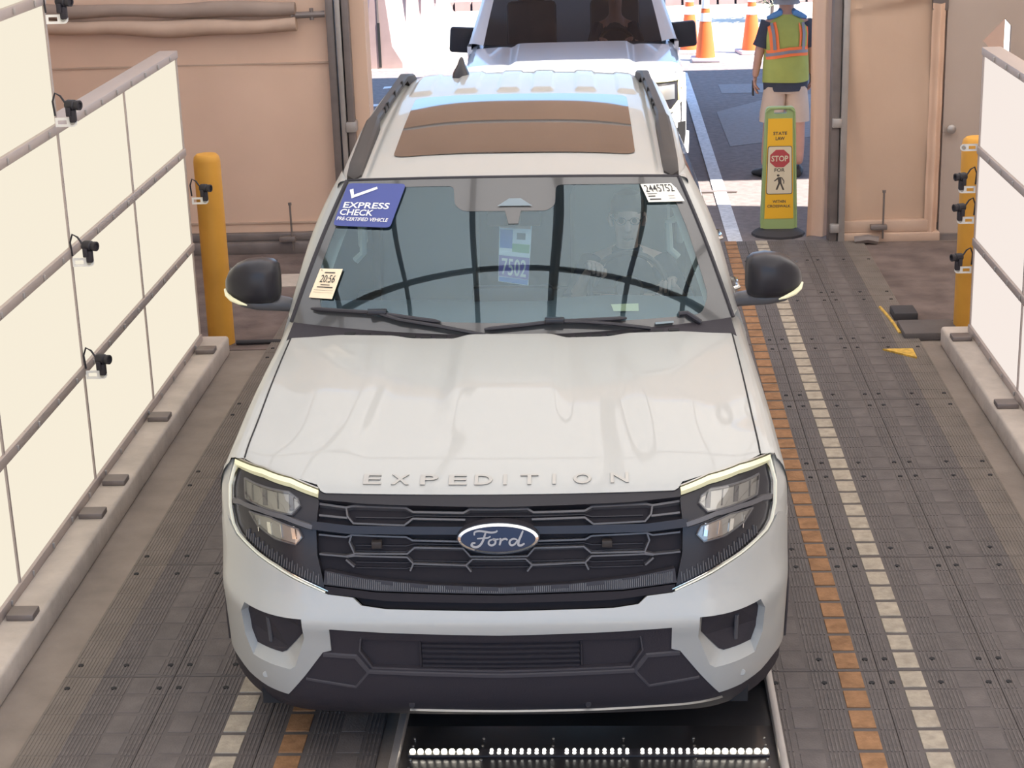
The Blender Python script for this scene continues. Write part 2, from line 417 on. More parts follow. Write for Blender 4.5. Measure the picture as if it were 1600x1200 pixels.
# road paint outside, worn concrete patch
def flat_poly(pts, z, h=.004):
    mb = MB(); mb.prism(pts, lambda p, d: (p[0], p[1], z - d), h); return mb
o = flat_poly([(1.035, 14.08), (1.15, 14.08), (1.17, 21.0), (1.17, 23.3), (1.06, 23.3), (1.055, 21.0)], .012, .005).build('lane_line', 'paint_line', smooth=False); tag(o, 'white painted lane line running out from the mats over dark asphalt', 'road marking')
for k, (x0, y0, x1, y1, lb) in enumerate([(-2.7, 22.6, -1.1, 23.2, 'farthest'), (-2.75, 21.2, -1.5, 21.75, 'middle'), (-2.75, 18.9, -1.9, 19.6, 'nearest')]):
    o = flat_poly([(x0, y0), (x1, y1), (x1, y1 + .16), (x0, y0 + .16)], .006, .005).build('parking_line', 'paint_line', smooth=False)
    tag(o, lb + ' of three pale parking lines on the shaded asphalt by the left door post', 'road marking', 'parking lines outside')
o = flat_poly([(1.35, 18.2), (3.5, 19.3), (3.5, 21.3), (2.2, 21.4), (1.35, 20.3)], .004, .003).build('asphalt_patch', 'asphalt_patch', smooth=False); struct(o)
o = flat_poly([(1.5, 21.6), (2.05, 21.6), (2.05, 22.3), (1.5, 22.3)], .004, .003).build('manhole_cover', 'asphalt_patch', smooth=False); tag(o, 'worn square utility cover in the asphalt beside the lane line', 'cover')
o = flat_poly([(.8, 15.98), (1.25, 15.97), (1.25, 16.04), (.8, 16.05)], .016, .01).build('metal_strip', 'dark_steel', smooth=False); tag(o, 'short dark bar lying across the white lane line in the sunlit strip', 'bar')
# kerb with brick edge far behind
kb = MB()
for i in range(64): kb.b2(-9.9 + i * .3, -9.64 + i * .3, 31.1, 31.45, 0, .16)
kb.b2(-10, 9.4, 31.45, 31.6, 0, .12)
o = kb.build('kerb', 'barrier', smooth=False); tag(o, 'pale kerb of short blocks along the far edge of the sunny concrete', 'kerb')

# ---- shell of the tent
HX = 5.0
def vault(u, v):
    a = PI * (u * .92 + .04); return (-math.cos(a) * HX / math.cos(.04 * PI), lerp(-1.3, 14.1, v), 2.35 + 3.1 * math.sin(a))
o = MB().grid(vault, 40, 30).build('ceiling', 'ceiling'); struct(o)
for sx, nm in ((-1, 'wall_left'), (1, 'wall_right')):
    o = MB().b2(sx * HX, sx * (HX + .04), -1.3, 14.1, 0, 2.9).build(nm, 'beige', smooth=False); struct(o)
def arch_z(x): return 2.35 + 3.1 * math.sin(math.acos(max(-1, min(1, x / HX))))
# roof hoops and purlins (their reflection shows in the windshield and hood)
def hoop(y, r, mname, lab):
    mb = MB(); pts = [vault(i / 24, 0) for i in range(25)]; pts = [(p[0] * .985, y, p[2] - .09) for p in pts]
    mb.tube(pts, r, 8); return mb.build('roof_hoop', mname)
for k, y in enumerate((-1.1, 1.4, 6.05, 11.0)):
    tag(hoop(y, .075, 'ceil_frame', ''), 'dark curved roof tube arching over the lane, %s from the open doorway' % ('fourth', 'third', 'second', 'first')[k], 'roof frame', 'roof hoops over the lane')
for k, (x, r) in enumerate(((-3.05, .035), (-2.13, .036), (-1.04, .046), (.255, .08), (1.44, .042), (2.27, .036))):
    mb = MB(); mb.tube([(x, -1.2, arch_z(x) - .14), (x, 14.0, arch_z(x) - .14)], r, 8)
    tag(mb.build('roof_purlin', 'ceil_frame'), 'dark straight roof tube along the lane, %s of six from the left wall' % ('first', 'second', 'third', 'fourth', 'fifth', 'sixth')[k], 'roof frame', 'roof purlins')

# ---- back wall with the open doorway
def wrinkle(x0, x1, z0, z1, y, seed, amp=.02):
    rs = random.Random(seed); ph = [rs.uniform(0, 6.3) for _ in range(6)]
    def f(u, v):
        x = lerp(x0, x1, u); z = lerp(z0, z1, v)
        d = amp * (.5 * math.sin(x * 3.1 + ph[0] + .8 * math.sin(z * 1.7 + ph[1])) + .35 * math.sin(z * 4.3 + x * 1.9 + ph[2]) + .2 * math.sin(x * 11 + ph[3]) * math.sin(z * 2 + ph[4]))
        return (x, y + d, z)
    return f
wl = MB().grid(wrinkle(-5.0, -2.06, .10, 3.6, WALL, 1, .012), 60, 60)
wb = wl.build('wall_back', 'beige'); struct(wb)
o = MB().b2(-5.0, -2.06, WALL - .012, WALL + .03, .235, .25).build('trim_1', 'beige_fold', smooth=False); struct(o)
o = MB().b2(-5.0, -2.10, WALL - .012, WALL + .01, 1.515, 1.527).build('trim_2', 'beige_fold', smooth=False); struct(o)
gp = [(4.55, 2.92)] + [(x_, arch_z(x_) - .03) for x_ in [4.55, 4.2, 3.6, 3.0, 2.2, 1.4, .6, 0, -.6, -1.4, -2.2, -3.0, -3.6, -4.2, -4.55]] + [(-4.55, 2.92)]
gm = MB(); panel(gm, gp, lambda a, b: (a, WALL + .03, b), [], .3, .03); struct(gm.build('wall_back_gable', 'beige', smooth=False))
# concrete / steel base under the left cloth wall
mb = MB(); mb.b2(-5.0, -2.06, WALL - .10, WALL + .12, 0, .10, .012); mb.b2(-5.0, -2.06, WALL - .05, WALL + .1, .10, .165, .008)
struct(mb.build('trim_3', 'dark_steel', sharp=30))
# white truss bars on the inside of the gable
for k, z in enumerate((3.2, 3.75, 4.25)):
    w_ = (4.4, 4.2, 3.6)[k]; t = MB(); t.tube([(-w_, WALL - .35, z), (w_, WALL - .35, z)], .035, 8)
    tag(t.build('truss_bar', 'ceil_frame_l'), ('lowest', 'middle', 'highest')[k] + ' of three pale horizontal bars above the doorway', 'roof frame', 'bars above the doorway')
# rolled cloth at the top of the left wall, held on a pipe
rt = thing('rolled_tarp', 'rolled beige tarp hung across the top of the cloth wall, two sagging folds', 'tarp', (0, 0, 0))
def roll(z0, r, sag, ph, x0=-4.6, x1=-2.32):
    mb = MB(); pts = []; rr = []
    for i in range(28):
        t = i / 27; pts.append((lerp(x0, x1, t), WALL - .10, z0 - .03 * t + sag * math.sin(t * PI) * -.6 + .006 * math.sin(t * 17 + ph))); rr.append(r * (1 + .14 * math.sin(t * 9 + ph)))
    mb.tube(pts, rr, 12); return mb
roll(1.985, .055, .01, 1).build('upper_roll', 'brown_fold', rt); roll(1.862, .062, .035, 3, -4.3).build('lower_roll', 'beige_fold', rt)
mb = MB(); mb.tube([(-2.36, WALL - .1, 1.90), (-2.10, WALL - .06, 1.90)], .026, 10); mb.tube([(-2.2, WALL - .08, 1.86), (-2.2, WALL - .08, 1.95)], .016, 8)
mb.build('pipe', 'dark_steel', rt)
# left door post: channel, dark gap, beige jamb cloth
lp = thing('door_post', 'grey steel channel post at the left side of the open doorway', 'post', (-2.03, WALL, 0))
mb = MB(); mb.b2(-.06, .0, -.09, .05, 0, 3.55, .006); mb.build('channel', 'dark_steel', lp)
mb = MB(); mb.b2(.015, .055, -.11, .0, 0, 3.55, .006); mb.build('edge_strip', 'steel', lp)
mb = MB(); mb.b2(.055, .065, -.06, .05, 0, 3.55); mb.build('gap', 'dark_void', lp)
mb = MB(); mb.b2(.065, .115, -.10, .02, 0, 3.55, .006); mb.build('inner_channel', 'dark_steel', lp)
mb = MB(); mb.b2(.05, .13, -.12, .03, .98, 1.06, .005); mb.build('hinge', 'steel', lp)
o = MB().grid(wrinkle(-1.92, -1.80, 0.02, 3.55, WALL + .02, 5, .012), 10, 50); o.grid(lambda u, v: (-1.80, WALL + .02 + .25 * u, lerp(.02, 3.55, v)), 3, 20)
struct(o.build('trim_4', 'beige'))
# right side: curtain edge, dark post, grey strip, cloth panel
cu = MB().grid(lambda u, v: (1.672 + .008 * math.sin(v * 9) + .05 * v * .9 + u * .165, WALL + .12 + .04 * math.sin(u * 6.3 + v * 2), lerp(-.0, 3.55, v) + .02 * u * (1 - v)), 12, 60)
tag(cu.build('curtain_flap', 'beige'), 'narrow beige curtain flap hanging at the right edge of the doorway', 'curtain')
rp = thing('door_post', 'dark steel post with a pale strip right of the curtain flap', 'post', (1.86, WALL, 0))
mb = MB(); mb.b2(-.035, .03, -.09, .06, 0, 3.55, .005); mb.build('channel', 'dark_steel', rp)
mb = MB(); mb.b2(.035, .085, -.12, .02, 0, 3.55, .006); mb.build('edge_strip', 'steel', rp)
mb = MB(); mb.b2(-.03, .04, -.13, -.05, .93, 1.0, .005); mb.build('hinge', 'steel', rp)
mb = MB(); mb.b2(-.03, .04, -.13, -.05, .09, .16, .005); mb.build('latch', 'steel', rp)
def rcl(u, v):
    x = lerp(1.945, 2.60, u); z = lerp(.05, 3.55, v); e = math.exp(-((u - .07) / .12) ** 2) + .6 * math.exp(-((u - .97) / .09) ** 2)
    d = .014 * math.sin(x * 7 + 1.2 * math.sin(z * 2)) + .02 * e * math.sin(z * 5 + u * 9) + .035 * math.exp(-((z - 1.93) / .06) ** 2) * (1 + .4 * math.sin(x * 9)) + .02 * math.exp(-((z - 1.82 - .1 * u) / .03) ** 2)
    return (x, WALL - .02 - d, z)
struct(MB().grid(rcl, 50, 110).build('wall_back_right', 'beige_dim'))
mb = MB(); mb.grid(lambda u, v: (2.58 + .10 * u, WALL - .07 + .03 * math.cos(u * PI * 2) + .006 * math.sin(v * 30), lerp(.02, 1.86, v)), 10, 50)
struct(mb.build('trim_5', 'beige'))
mb = MB(); mb.b2(2.58, 2.70, WALL - .05, WALL, 1.80, 3.55, .01); struct(mb.build('trim_6', 'dark_steel'))
mb = MB(); mb.b2(1.93, 2.70, WALL - .10, WALL + .05, 0, .075, .012); mb.b2(1.93, 2.65, WALL - .07, WALL, .075, .17, .01); struct(mb.build('trim_7', 'beige_fold'))
def rod_clamp(x, lab, mat):
    t = thing('rod_clamp', lab, 'clamp', (x, WALL - .13, 0))
    mb = MB(); mb.tube([(0, 0, .04), (0, 0, .42)], .008, 8); mb.tube([(0, 0, .41), (0, 0, .43)], .014, 8); mb.build('rod', mat, t)
    mb = MB(); mb.b2(-.10, .03, -.03, .03, .115, .155, .006); mb.build('clamp_block', mat, t)
    return t
rod_clamp(-2.465, 'thin dark rod with clamp block at the foot of the left cloth wall', 'dark_steel')
rod_clamp(2.245, 'thin rod with clamp block at the foot of the right cloth wall', 'dark_steel')
mb = MB(); mb.tube([(2.02, WALL - .16, .035), (2.12, WALL - .17, .05), (2.2, WALL - .16, .03)], .035, 8)
tag(mb.build('rag', 'dark_steel'), 'small crumpled dark rag on the floor below the right cloth wall', 'rag')
# grey door slab with a cut opening that shows daylight
DX0, DX1 = 2.70, 4.9
hole = [(2.978, 1.56), (3.137, 1.727), (3.190, 1.668), (3.190, 1.43), (3.10, 1.43)]
dm = MB(); panel(dm, [(DX0, .02), (DX1, .02), (DX1, 3.55), (DX0, 3.55)], lambda a, b: (a, WALL - .02, b), [hole], .25, .05)
d1 = dm.build('door_1', 'grey_wall', smooth=False); struct(d1)
mb = MB(); mb.lathe([(0, 0), (.022, .002), (.022, .03), (.035, .045), (.036, .062), (.02, .072), (0, .074)], 20, Matrix.Translation((2.758, WALL - .02, .89)) @ Matrix.Rotation(PI / 2, 4, 'X'))
kn = mb.build('door_knob', 'steel', d1)
mb = MB(); mb.b2(DX0 - .02, 5.0, WALL - .06, WALL + .04, 0, .05); struct(mb.build('trim_8', 'dark_steel', smooth=False))
struct(MB().b2(2.5, 2.76, WALL + .06, WALL + .09, 0, 3.5).build('wall_back_leak_stop', 'beige_dim', smooth=False)); struct(MB().b2(2.6, 4.9, WALL + .04, WALL + .08, 0, .12).build('trim_9', 'dark_steel', smooth=False))  # backing added behind the wall and door gaps to stop light leaking in
# orange post seen through that opening
mb = MB(); mb.b2(3.42, 3.61, 16.2, 16.3, 0, 2.2); tag(mb.build('marker_post', 'pale_orange', smooth=False), 'orange post outdoors seen through the cut opening in the grey door', 'post')
# outdoor canopy that shades the drive
cp = thing('canopy', 'flat shade canopy on posts over the drive outside the doorway', 'canopy', (0, 0, 5.0))
MB().b2(-8, 10, 14.95, 21.95, 0, .12).build('roof_slab', 'beige_fold', cp, smooth=False)
for x in (-7.6, 9.6):
    for y in (15.3, 21.6): MB().b2(x - .1, x + .1, y - .1, y + .1, -5, 0).build('post', 'dark_steel', cp, smooth=False)

# ---- curbs
def curb(x0, x1, y0, y1, lab):
    mb = MB(); mb.b2(x0, x1, y0, y1, 0, .13, .018); return tag(mb.build('curb', 'curb', sharp=50), lab, 'curb')
curb(-2.92, -2.455, 3.6, 11.27, 'worn concrete curb under the warm left light wall')
curb(2.19, 2.75, 3.6, 11.2, 'worn concrete curb under the white right light wall')

# ---- light walls
def light_wall(X, side, ys, zs, top_rows, dmat, word):
    th = .125; s = side   # diffuser faces +x when s = 1
    rows = ['lowest', 'second', 'third', 'fourth', 'top']
    for r in range(len(zs) - 1):
        cols = len(ys) - 1
        for c in range(cols):
            if r >= top_rows and c >= cols - 2: continue
            t = thing('light_panel', '%s glowing light panel, %s row up, %s from the far end' % (word, rows[r], ('first', 'second', 'third', 'fourth', 'fifth')[cols - 1 - c]), 'light panel', (X, ys[c], zs[r]), 0, word + ' light panels')
            w = ys[c + 1] - ys[c]; h = zs[r + 1] - zs[r]
            MB().b2(-s * th, -s * .012, .011, w - .011, .026, h - .026).build('housing', 'housing', t, smooth=False)
            MB().b2(-s * .012, 0, .011, w - .011, .026, h - .026).build('diffuser', dmat, t, smooth=False)
    for r in range(len(zs)):
        yend = ys[-1] if r <= top_rows else ys[-3]
        t = thing('frame_rail', 'aluminium rail of the %s light wall, %s from the curb' % (word, ('lowest', 'second', 'third', 'fourth', 'fifth', 'sixth')[r]), 'rail', (X, ys[0], zs[r]), 0, word + ' wall rails')
        L = yend - ys[0] + .012
        MB().b2(-s * .10, s * .016, 0, L, -.024, .024, .004).build('bar', 'alu', t)
        bolt = None; n = int(L / .32)
        for i in range(n):
            if bolt is None: bolt = MB().b2(s * .012, s * .026, -.006, .006, -.014, .014, .003).build('bolt', 'steel', t); bolt.location = (0, .16, 0)
            else: b_ = bolt.copy(); C.objects.link(b_); b_.parent = t; b_.location = (0, .16 + .32 * i, 0)
    for c, y in enumerate(ys):
        ztop = zs[-1] if c <= len(ys) - 3 else zs[top_rows]
        o = MB().b2(-s * .10, s * .008, -.009, .009, 0, ztop - zs[0]).build('frame_post', 'alu', None, smooth=False, loc=(X, y, zs[0]))
        tag(o, 'thin upright divider of the %s light wall, %s from the far end' % (word, ('first', 'second', 'third', 'fourth', 'fifth', 'sixth')[len(ys) - 1 - c]), 'divider', word + ' wall dividers')
light_wall(-2.62, 1, [4.68, 5.97, 7.25, 8.54, 9.83, 11.14], [.155, .765, 1.38, 1.995, 2.61, 3.22], 3, 'diffuser_warm', 'warm left')
light_wall(2.35, -1, [4.45, 5.76, 7.08, 8.40, 9.72, 11.05], [.158, .72, 1.30, 1.905, 2.50, 3.1], 3, 'diffuser_cool', 'white right')
# feet that carry the light walls on the curbs
for X, sgn, word in ((-2.62, 1, 'warm left'), (2.35, -1, 'white right')):
    for i, y in enumerate((6.35, 7.0, 8.15, 8.6, 9.6, 10.9)):
        o = MB().b2(-.06, .06, -.05, .05, 0, .03, .006).build('foot_plate', 'dark_steel', None, loc=(X + sgn * .09, y, .129))
        tag(o, 'small steel foot plate under the %s light wall, %s from the far end' % (word, ('sixth', 'fifth', 'fourth', 'third', 'second', 'first')[i]), 'foot plate', word + ' wall feet')

# ---- small inspection cameras on brackets
def camera_unit(side, with_cable=True, with_cam=True):
    t = thing('inspection_camera', '', 'camera'); s = side
    bm_ = MB()
    n = 10; out = [(0, -.022), (.085, -.022)] + [(.085 + .022 * math.sin(PI * i / n), -.022 * math.cos(PI * i / n)) for i in range(1, n)] + [(.085, .022), (0, .022)]
    h1 = [(.012, -.010), (.055, -.010), (.055, .010), (.012, .010)]; h2 = [(.085 + .009 * math.cos(2 * PI * i / 8), .009 * math.sin(2 * PI * i / 8)) for i in range(8)]
    panel(bm_, out, lambda a, b: (s * a, 0, b), [h1, h2], .012, .004); bm_.build('bracket', 'bracket_white', t, smooth=False)
    mb = MB(); mb.lathe([(.004, 0), (.012, 0), (.012, .012), (.004, .012)], 12, Matrix.Translation((s * .085, 0, 0)) @ Matrix.Rotation(PI / 2, 4, 'X')); mb.build('hub', 'silver', t)
    if with_cam:
        mb = MB(); mb.b2(-.016 + s * .09, .016 + s * .09, -.02, .012, .0, .06, .006); mb.b2(-.012 + s * .075, .012 + s * .075, -.03, .0, .03, .075, .004); mb.build('mount', 'black_matt', t)
        R = Matrix.Translation((s * .07, .01, .082)) @ Matrix.Rotation(s * PI / 2, 4, 'Y') @ Matrix.Rotation(.35, 4, 'X')
        mb = MB(); mb.lathe([(0, -.01), (.022, -.01), (.026, 0), (.026, .035), (.020, .04), (.024, .05), (.024, .065), (.016, .066), (.015, .058), (0, .058)], 18, R); mb.build('lens_barrel', 'black_satin', t)
    if with_cable:
        mb = MB(); mb.tube([(s * .06, 0, .09), (s * .035, .01, .125), (s * .01, .01, .14), (-s * .005, .01, .10), (0, .01, .03)], .005, 8); mb.build('cable', 'black_satin', t)
    return t
cl = camera_unit(1)
spots = [(8.50, 2.52, 'at the fourth rail of the warm light wall'), (8.47, 2.035, 'above the top rail of the stepped-down warm panels'), (8.50, 1.335, 'under the third rail of the warm light wall'), (8.52, .745, 'under the second rail of the warm wall')]
for i, (y, z, w) in enumerate(spots):
    o = cl if i == 0 else dup(cl); o.location = (-2.60, y, z); o['label'] = 'black camera on white bracket, ' + w; o['group'] = 'left wall cameras'
o = dup(cl); o.location = (-2.60, 11.17, 1.06); o['label'] = 'small black camera on white bracket in front of the left yellow bollard'; o['group'] = 'left wall cameras'
cr = camera_unit(-1, True)
for i, (z, w) in enumerate(((1.045, 'uppermost'), (.85, 'middle'), (.53, 'lowest'))):
    o = cr if i == 0 else dup(cr); o.location = (2.345, 11.09, z); o['label'] = w + ' of three dark cameras before the right yellow bollard'; o['group'] = 'right wall cameras'
b = camera_unit(-1, False, False); b.name = 'camera_bracket'; b.location = (2.345, 11.09, 1.31); b['label'] = 'empty white bracket at the end of the white light wall above the cameras'; b['category'] = 'bracket'

# ---- bollards
def bollard(x, y, h, r, lab):
    mb = MB(); mb.lathe([(0, 0), (r, 0), (r, h - .05), (r * .93, h - .02), (r * .75, h - .004), (0, h)], 28); o = mb.build('bollard', 'bollard', None, loc=(x, y, 0)); return tag(o, lab, 'bollard')
bollard(-2.56, 11.52, 1.30, .088, 'yellow steel bollard at the end of the left curb')
bollard(2.43, 11.50, 1.30, .098, 'yellow steel bollard beside the grey door, behind three cameras')

# ---- rubber mats
MW, ML = .463, 1.140
def mat_mesh(pad_cols, L=ML, n=7, dusty=None):
    base = MB(); seg = L / n
    if dusty:
        base.b2(dusty[1] if dusty[0] == 0 else 0, MW if dusty[0] == 0 else dusty[0], 0, L, 0, .018, .003); base.mi = 2; base.b2(dusty[0], dusty[1], 0, L, 0, .018, .003)
    else: base.b2(0, MW, 0, L, 0, .018, .003)
    base.mi = 1
    def free(x): return all(not (a - .010 < x < b + .010) for a, b in pad_cols)
    x = .012
    while x < MW - .01:
        if free(x):
            base.mi = 2 if dusty and dusty[0] <= x <= dusty[1] else 1
            for k in range(n): base.b2(x - .003, x + .003, k * seg + .006, (k + 1) * seg - .006, .016, .0205)
        x += .0152
    return base
def pad_mesh(a, b, L=ML, n=7, h=.0225):
    mb = MB(); seg = L / n
    for k in range(n): mb.b2(a, b, k * seg + .020, (k + 1) * seg - .008, .016, h, .002)
    return mb
def make_mat(pads, L=ML, n=7, dusty=None):
    t = thing('floor_mat', '', 'mat'); base = mat_mesh([p for p, k in pads], L, n, dusty)
    base.build('ribbed_base', ['rubber', 'rubber_rib', 'rubber_dust'], t, smooth=False)
    for p, kx in pads:
        ob = pad_mesh(*p, L, n, .0225 if kx != 'pad_dark' else .0200).build('pad_row', kx, t, smooth=False)
        if kx != 'pad_dark': ob['label'] = 'orange pads' if kx == 'pad_orange' else 'off white pads'
    for (hx, hy) in ((.04, .10), (.235, .10), (.425, .10), (.04, L - .10), (.235, L - .10), (.425, L - .10)):
        if L > 1: MB().lathe([(0, .0222), (.012, .0222), (.012, .015)], 10, Matrix.Translation((hx, hy, 0))).build('bolt_hole', 'dark_void', t, smooth=False)
    return t
P1, P2 = (.08, .172), (.30, .392)
protos = {}
cols = [(-2.262, 'plainl', 'plain dark rubber mat along the left curb'), (-1.797, 'wr', 'dark rubber mat with off white pads left of the car'), (-1.332, 'ol', 'dark rubber mat with orange pads left of the floor lamp'),
        (.640, 'or', 'dark rubber mat with orange pads right of the car'), (1.105, 'wl', 'dark rubber mat with off white pads right of car'), (1.570, 'plainr', 'plain dark outer rubber mat right of the car')]
kinds = {'wr': ('pad_dark', 'pad_white'), 'ol': ('pad_orange', 'pad_dark'), 'or': ('pad_dark', 'pad_orange'), 'wl': ('pad_white', 'pad_dark')}
ordn = ['first', 'second', 'third', 'fourth', 'fifth', 'sixth', 'seventh', 'eighth', 'ninth']
for ci, (x, kd, lab) in enumerate(cols):
    for r in range(-1, 7):
        if ci in (0, 1) and r > 4: continue
        if ci == 2 and r > 0: continue
        y = 6.645 + 1.145 * r; L = ML
        if r == 6: L = .55
        key = (kd, L)
        if key not in protos:
            t = make_mat([(P2, 'pad_dark')] if kd == 'plainl' else [(P1, 'pad_dark')] if kd == 'plainr' else list(zip((P1, P2), kinds[kd])), L, 7 if L > 1 else 4, (0, .16) if kd == 'plainl' else (.30, MW) if kd == 'plainr' else None); protos[key] = t
        else: t = dup(protos[key])
        t.location = (LX(x, y), y, 0); t.rotation_euler = (0, 0, -YAW)
        t['label'] = '%s, %s row from lamp' % (lab, ordn[r + 1]); t['group'] = 'rubber floor mats'
# yellow wedge and loose blocks at the right
mb = MB(); mb.prism([(1.80, 11.05), (1.99, 11.05), (1.985, 10.86)], lambda p, d: (p[0], p[1], .03 - d), .03); tag(mb.build('wedge', 'yellow_paint', smooth=False), 'chipped yellow wedge on the floor at the mat edge', 'wedge')
mb = MB(); mb.b2(1.98, 2.14, 11.72, 11.93, .0, .07, .01); tag(mb.build('rubber_block', 'rubber_base'), 'dark rubber block on the floor near the right bollard', 'block')
mb = MB(); mb.b2(1.98, 2.34, 11.30, 11.62, .0, .055, .01); tag(mb.build('ramp_plate', 'rubber'), 'low dark plate on the floor at the end of the right curb', 'plate')
mb = MB(); mb.tube([(1.935, 12.05, .02), (1.955, 11.8, .022), (1.965, 11.6, .022), (1.97, 11.42, .02)], .011, 8); tag(mb.build('edge_strip', 'yellow_paint'), 'worn yellowed rubber edging beside the dark block', 'edging')
mb = MB(); mb.tube([(-2.45, 11.46, .025), (-2.2, 11.48, .02), (-1.9, 11.46, .02), (-1.5, 11.47, .02)], .016, 8); tag(mb.build('hose', 'rubber_base'), 'thin dark hose lying on the floor behind the left curb end', 'hose')
mb = MB(); mb.b2(-2.45, -1.85, 12.95, 13.32, .004, .012); tag(mb.build('floor_plate', 'curb', smooth=False), 'pale flat board on the dirty floor behind the left mirror', 'board')

# ---- floor lamp in the bay under the bumper
fl = thing('floor_lamp', 'flat black floor lamp box with a bright strip of small lamps under the bumper', 'lamp', (LX(-.79, 6.1), 5.1, 0), -YAW)
W = 1.42; y1 = 1.12
MB().b2(0, W, 0, y1, 0, .012, .003).build('plate', 'plate', fl)
MB().b2(-.03, 0, 0, y1 + 3, 0, .05, .006).build('side_rail', 'steel', fl); MB().b2(W, W + .03, 0, y1 + 3, 0, .05, .006).build('side_rail', 'steel', fl)
MB().b2(0, W, y1, y1 + 3.0, -.01, .010).build('rear_plate', 'plate', fl, smooth=False)
yl = .905
MB().b2(.03, W - .03, yl - .028, yl + .028, .012, .020, .003).build('strip_channel', 'black_satin', fl)
MB().b2(.03, .30, yl - .022, yl + .022, .018, .0215).build('reflector_pad', 'silver', fl, smooth=False); MB().b2(W - .30, W - .03, yl - .022, yl + .022, .018, .0215).build('reflector_pad', 'silver', fl, smooth=False)
big = MB().lathe([(0, .032), (.009, .030), (.0118, .023), (.0118, .018)], 10).build('led', 'led', fl); small = MB().lathe([(0, .028), (.005, .027), (.0068, .022), (.0068, .018)], 8).build('led', 'led_dim', fl)
fb = fs_ = True
for i in range(9):
    for x0 in (.045, W - .285):
        if fb: big.location = (x0, yl, 0); fb = False
        else: b_ = big.copy(); C.objects.link(b_); b_.parent = fl; b_.location = (x0 + i * .03, yl, 0)
b_ = big.copy(); C.objects.link(b_); b_.parent = fl; b_.location = (.045, yl, 0)
for x0 in (.345, .63, .915):
    for i in range(9):
        for dy in (-.009, .011):
            if fs_: small.location = (x0, yl + dy, 0); fs_ = False; continue
            b_ = small.copy(); C.objects.link(b_); b_.parent = fl; b_.location = (x0 + i * .0285, yl + dy, 0)
scr = None
for yy in (.80, .86, .965, 1.02):
    for i in range(6):
        if scr is None: scr = MB().lathe([(0, .018), (.005, .016), (.006, .011)], 8).build('screw', 'silver', fl); scr.location = (.04, yy, 0); continue
        b_ = scr.copy(); C.objects.link(b_); b_.parent = fl; b_.location = (.04 + i * (W - .08) / 5, yy, 0)

# ================================================================== the white SUV
car = thing('suv_car', 'large white SUV with black grille standing in the inspection lane', 'car', (-.378, 5.70, 0), .0126)
car.rotation_euler = (0, .0105, .0126)
PZ = smooth_tab([(.20, .24), (.28, .13), (.36, .08), (.5, .045), (.62, .018), (.675, .0), (.705, .004), (.74, .022), (.80, .045), (1.0, .085), (1.08, .13), (1.13, .19), (1.2, .34)])
def q_(x): x = abs(x); return .07 * x * x + 3.2 * max(0, x - .66) ** 2.5 + 40 * max(0, x - 1.0) ** 2.5
def plan(t):
    a = abs(t); sg = 1 if t >= 0 else -1
    if a <= 1.04: return sg * a, q_(a)
    s = a - 1.04; return sg * (1.04 + .035 * (1 - math.exp(-s / .10))), q_(1.04) + s * .96
def FS(t, z):
    x, y = plan(t); return (x, y + PZ(z), z)
def mir(poly): return [(-a, b) for a, b in poly][::-1]
def sym(half):
    """half outline from the centre out to the right; closed by mirroring"""
    return half + [(-a, b) for a, b in half[::-1] if abs(a) > 1e-4]
FL = -1   # outward side of FS is -y
def fpanel(name, poly, mat, parent, holes=(), g=.03, depth=.02, off=0.0):
    mb = MB(); panel(mb, poly, FS, holes, g, depth, off, 1); return mb.build(name, mat, parent, sharp=30)
# check the outward direction once
_e = 1e-3; _a = V(FS(_e, .6)) - V(FS(-_e, .6)); _b = V(FS(0, .6 + _e)) - V(FS(0, .6 - _e)); assert _a.cross(_b).y < 0

# ---- bumper (white) with fog pockets
top_r = [(0, .738), (.40, .742), (.489, .752), (.519, .777), (.609, .785), (.622, .790), (.684, .814), (.745, .838), (.80, .862), (.870, .887), (.920, .905), (.966, .918), (.996, .945), (1.01, .962), (1.07, .91), (1.33, .895)]
side_r = [(1.34, .80), (1.27, .70), (1.19, .58), (1.105, .41)]
bot_r = [(1.0, .395), (.95, .372), (.87, .358), (.785, .352), (.708, .458), (.637, .562), (.606, .572), (.606, .668), (.40, .659), (0, .650)]
half = top_r + side_r + bot_r
bump_poly = half[1:-1] ; bump_poly = [(0, .738)] + bump_poly + [(0, .650)] + [(-a, b) for a, b in bump_poly[::-1]]
pocket = [(.704, .702), (.932, .702), (.952, .655), (.946, .55), (.918, .478), (.765, .474), (.745, .490), (.700, .62)]
pock_in = [(.716, .694), (.914, .694), (.932, .64), (.926, .575), (.905, .516), (.800, .516), (.782, .528), (.714, .615)]
bumper = fpanel('front_bumper', bump_poly, 'paint', car, [pocket, mir(pocket)], .028, .03)
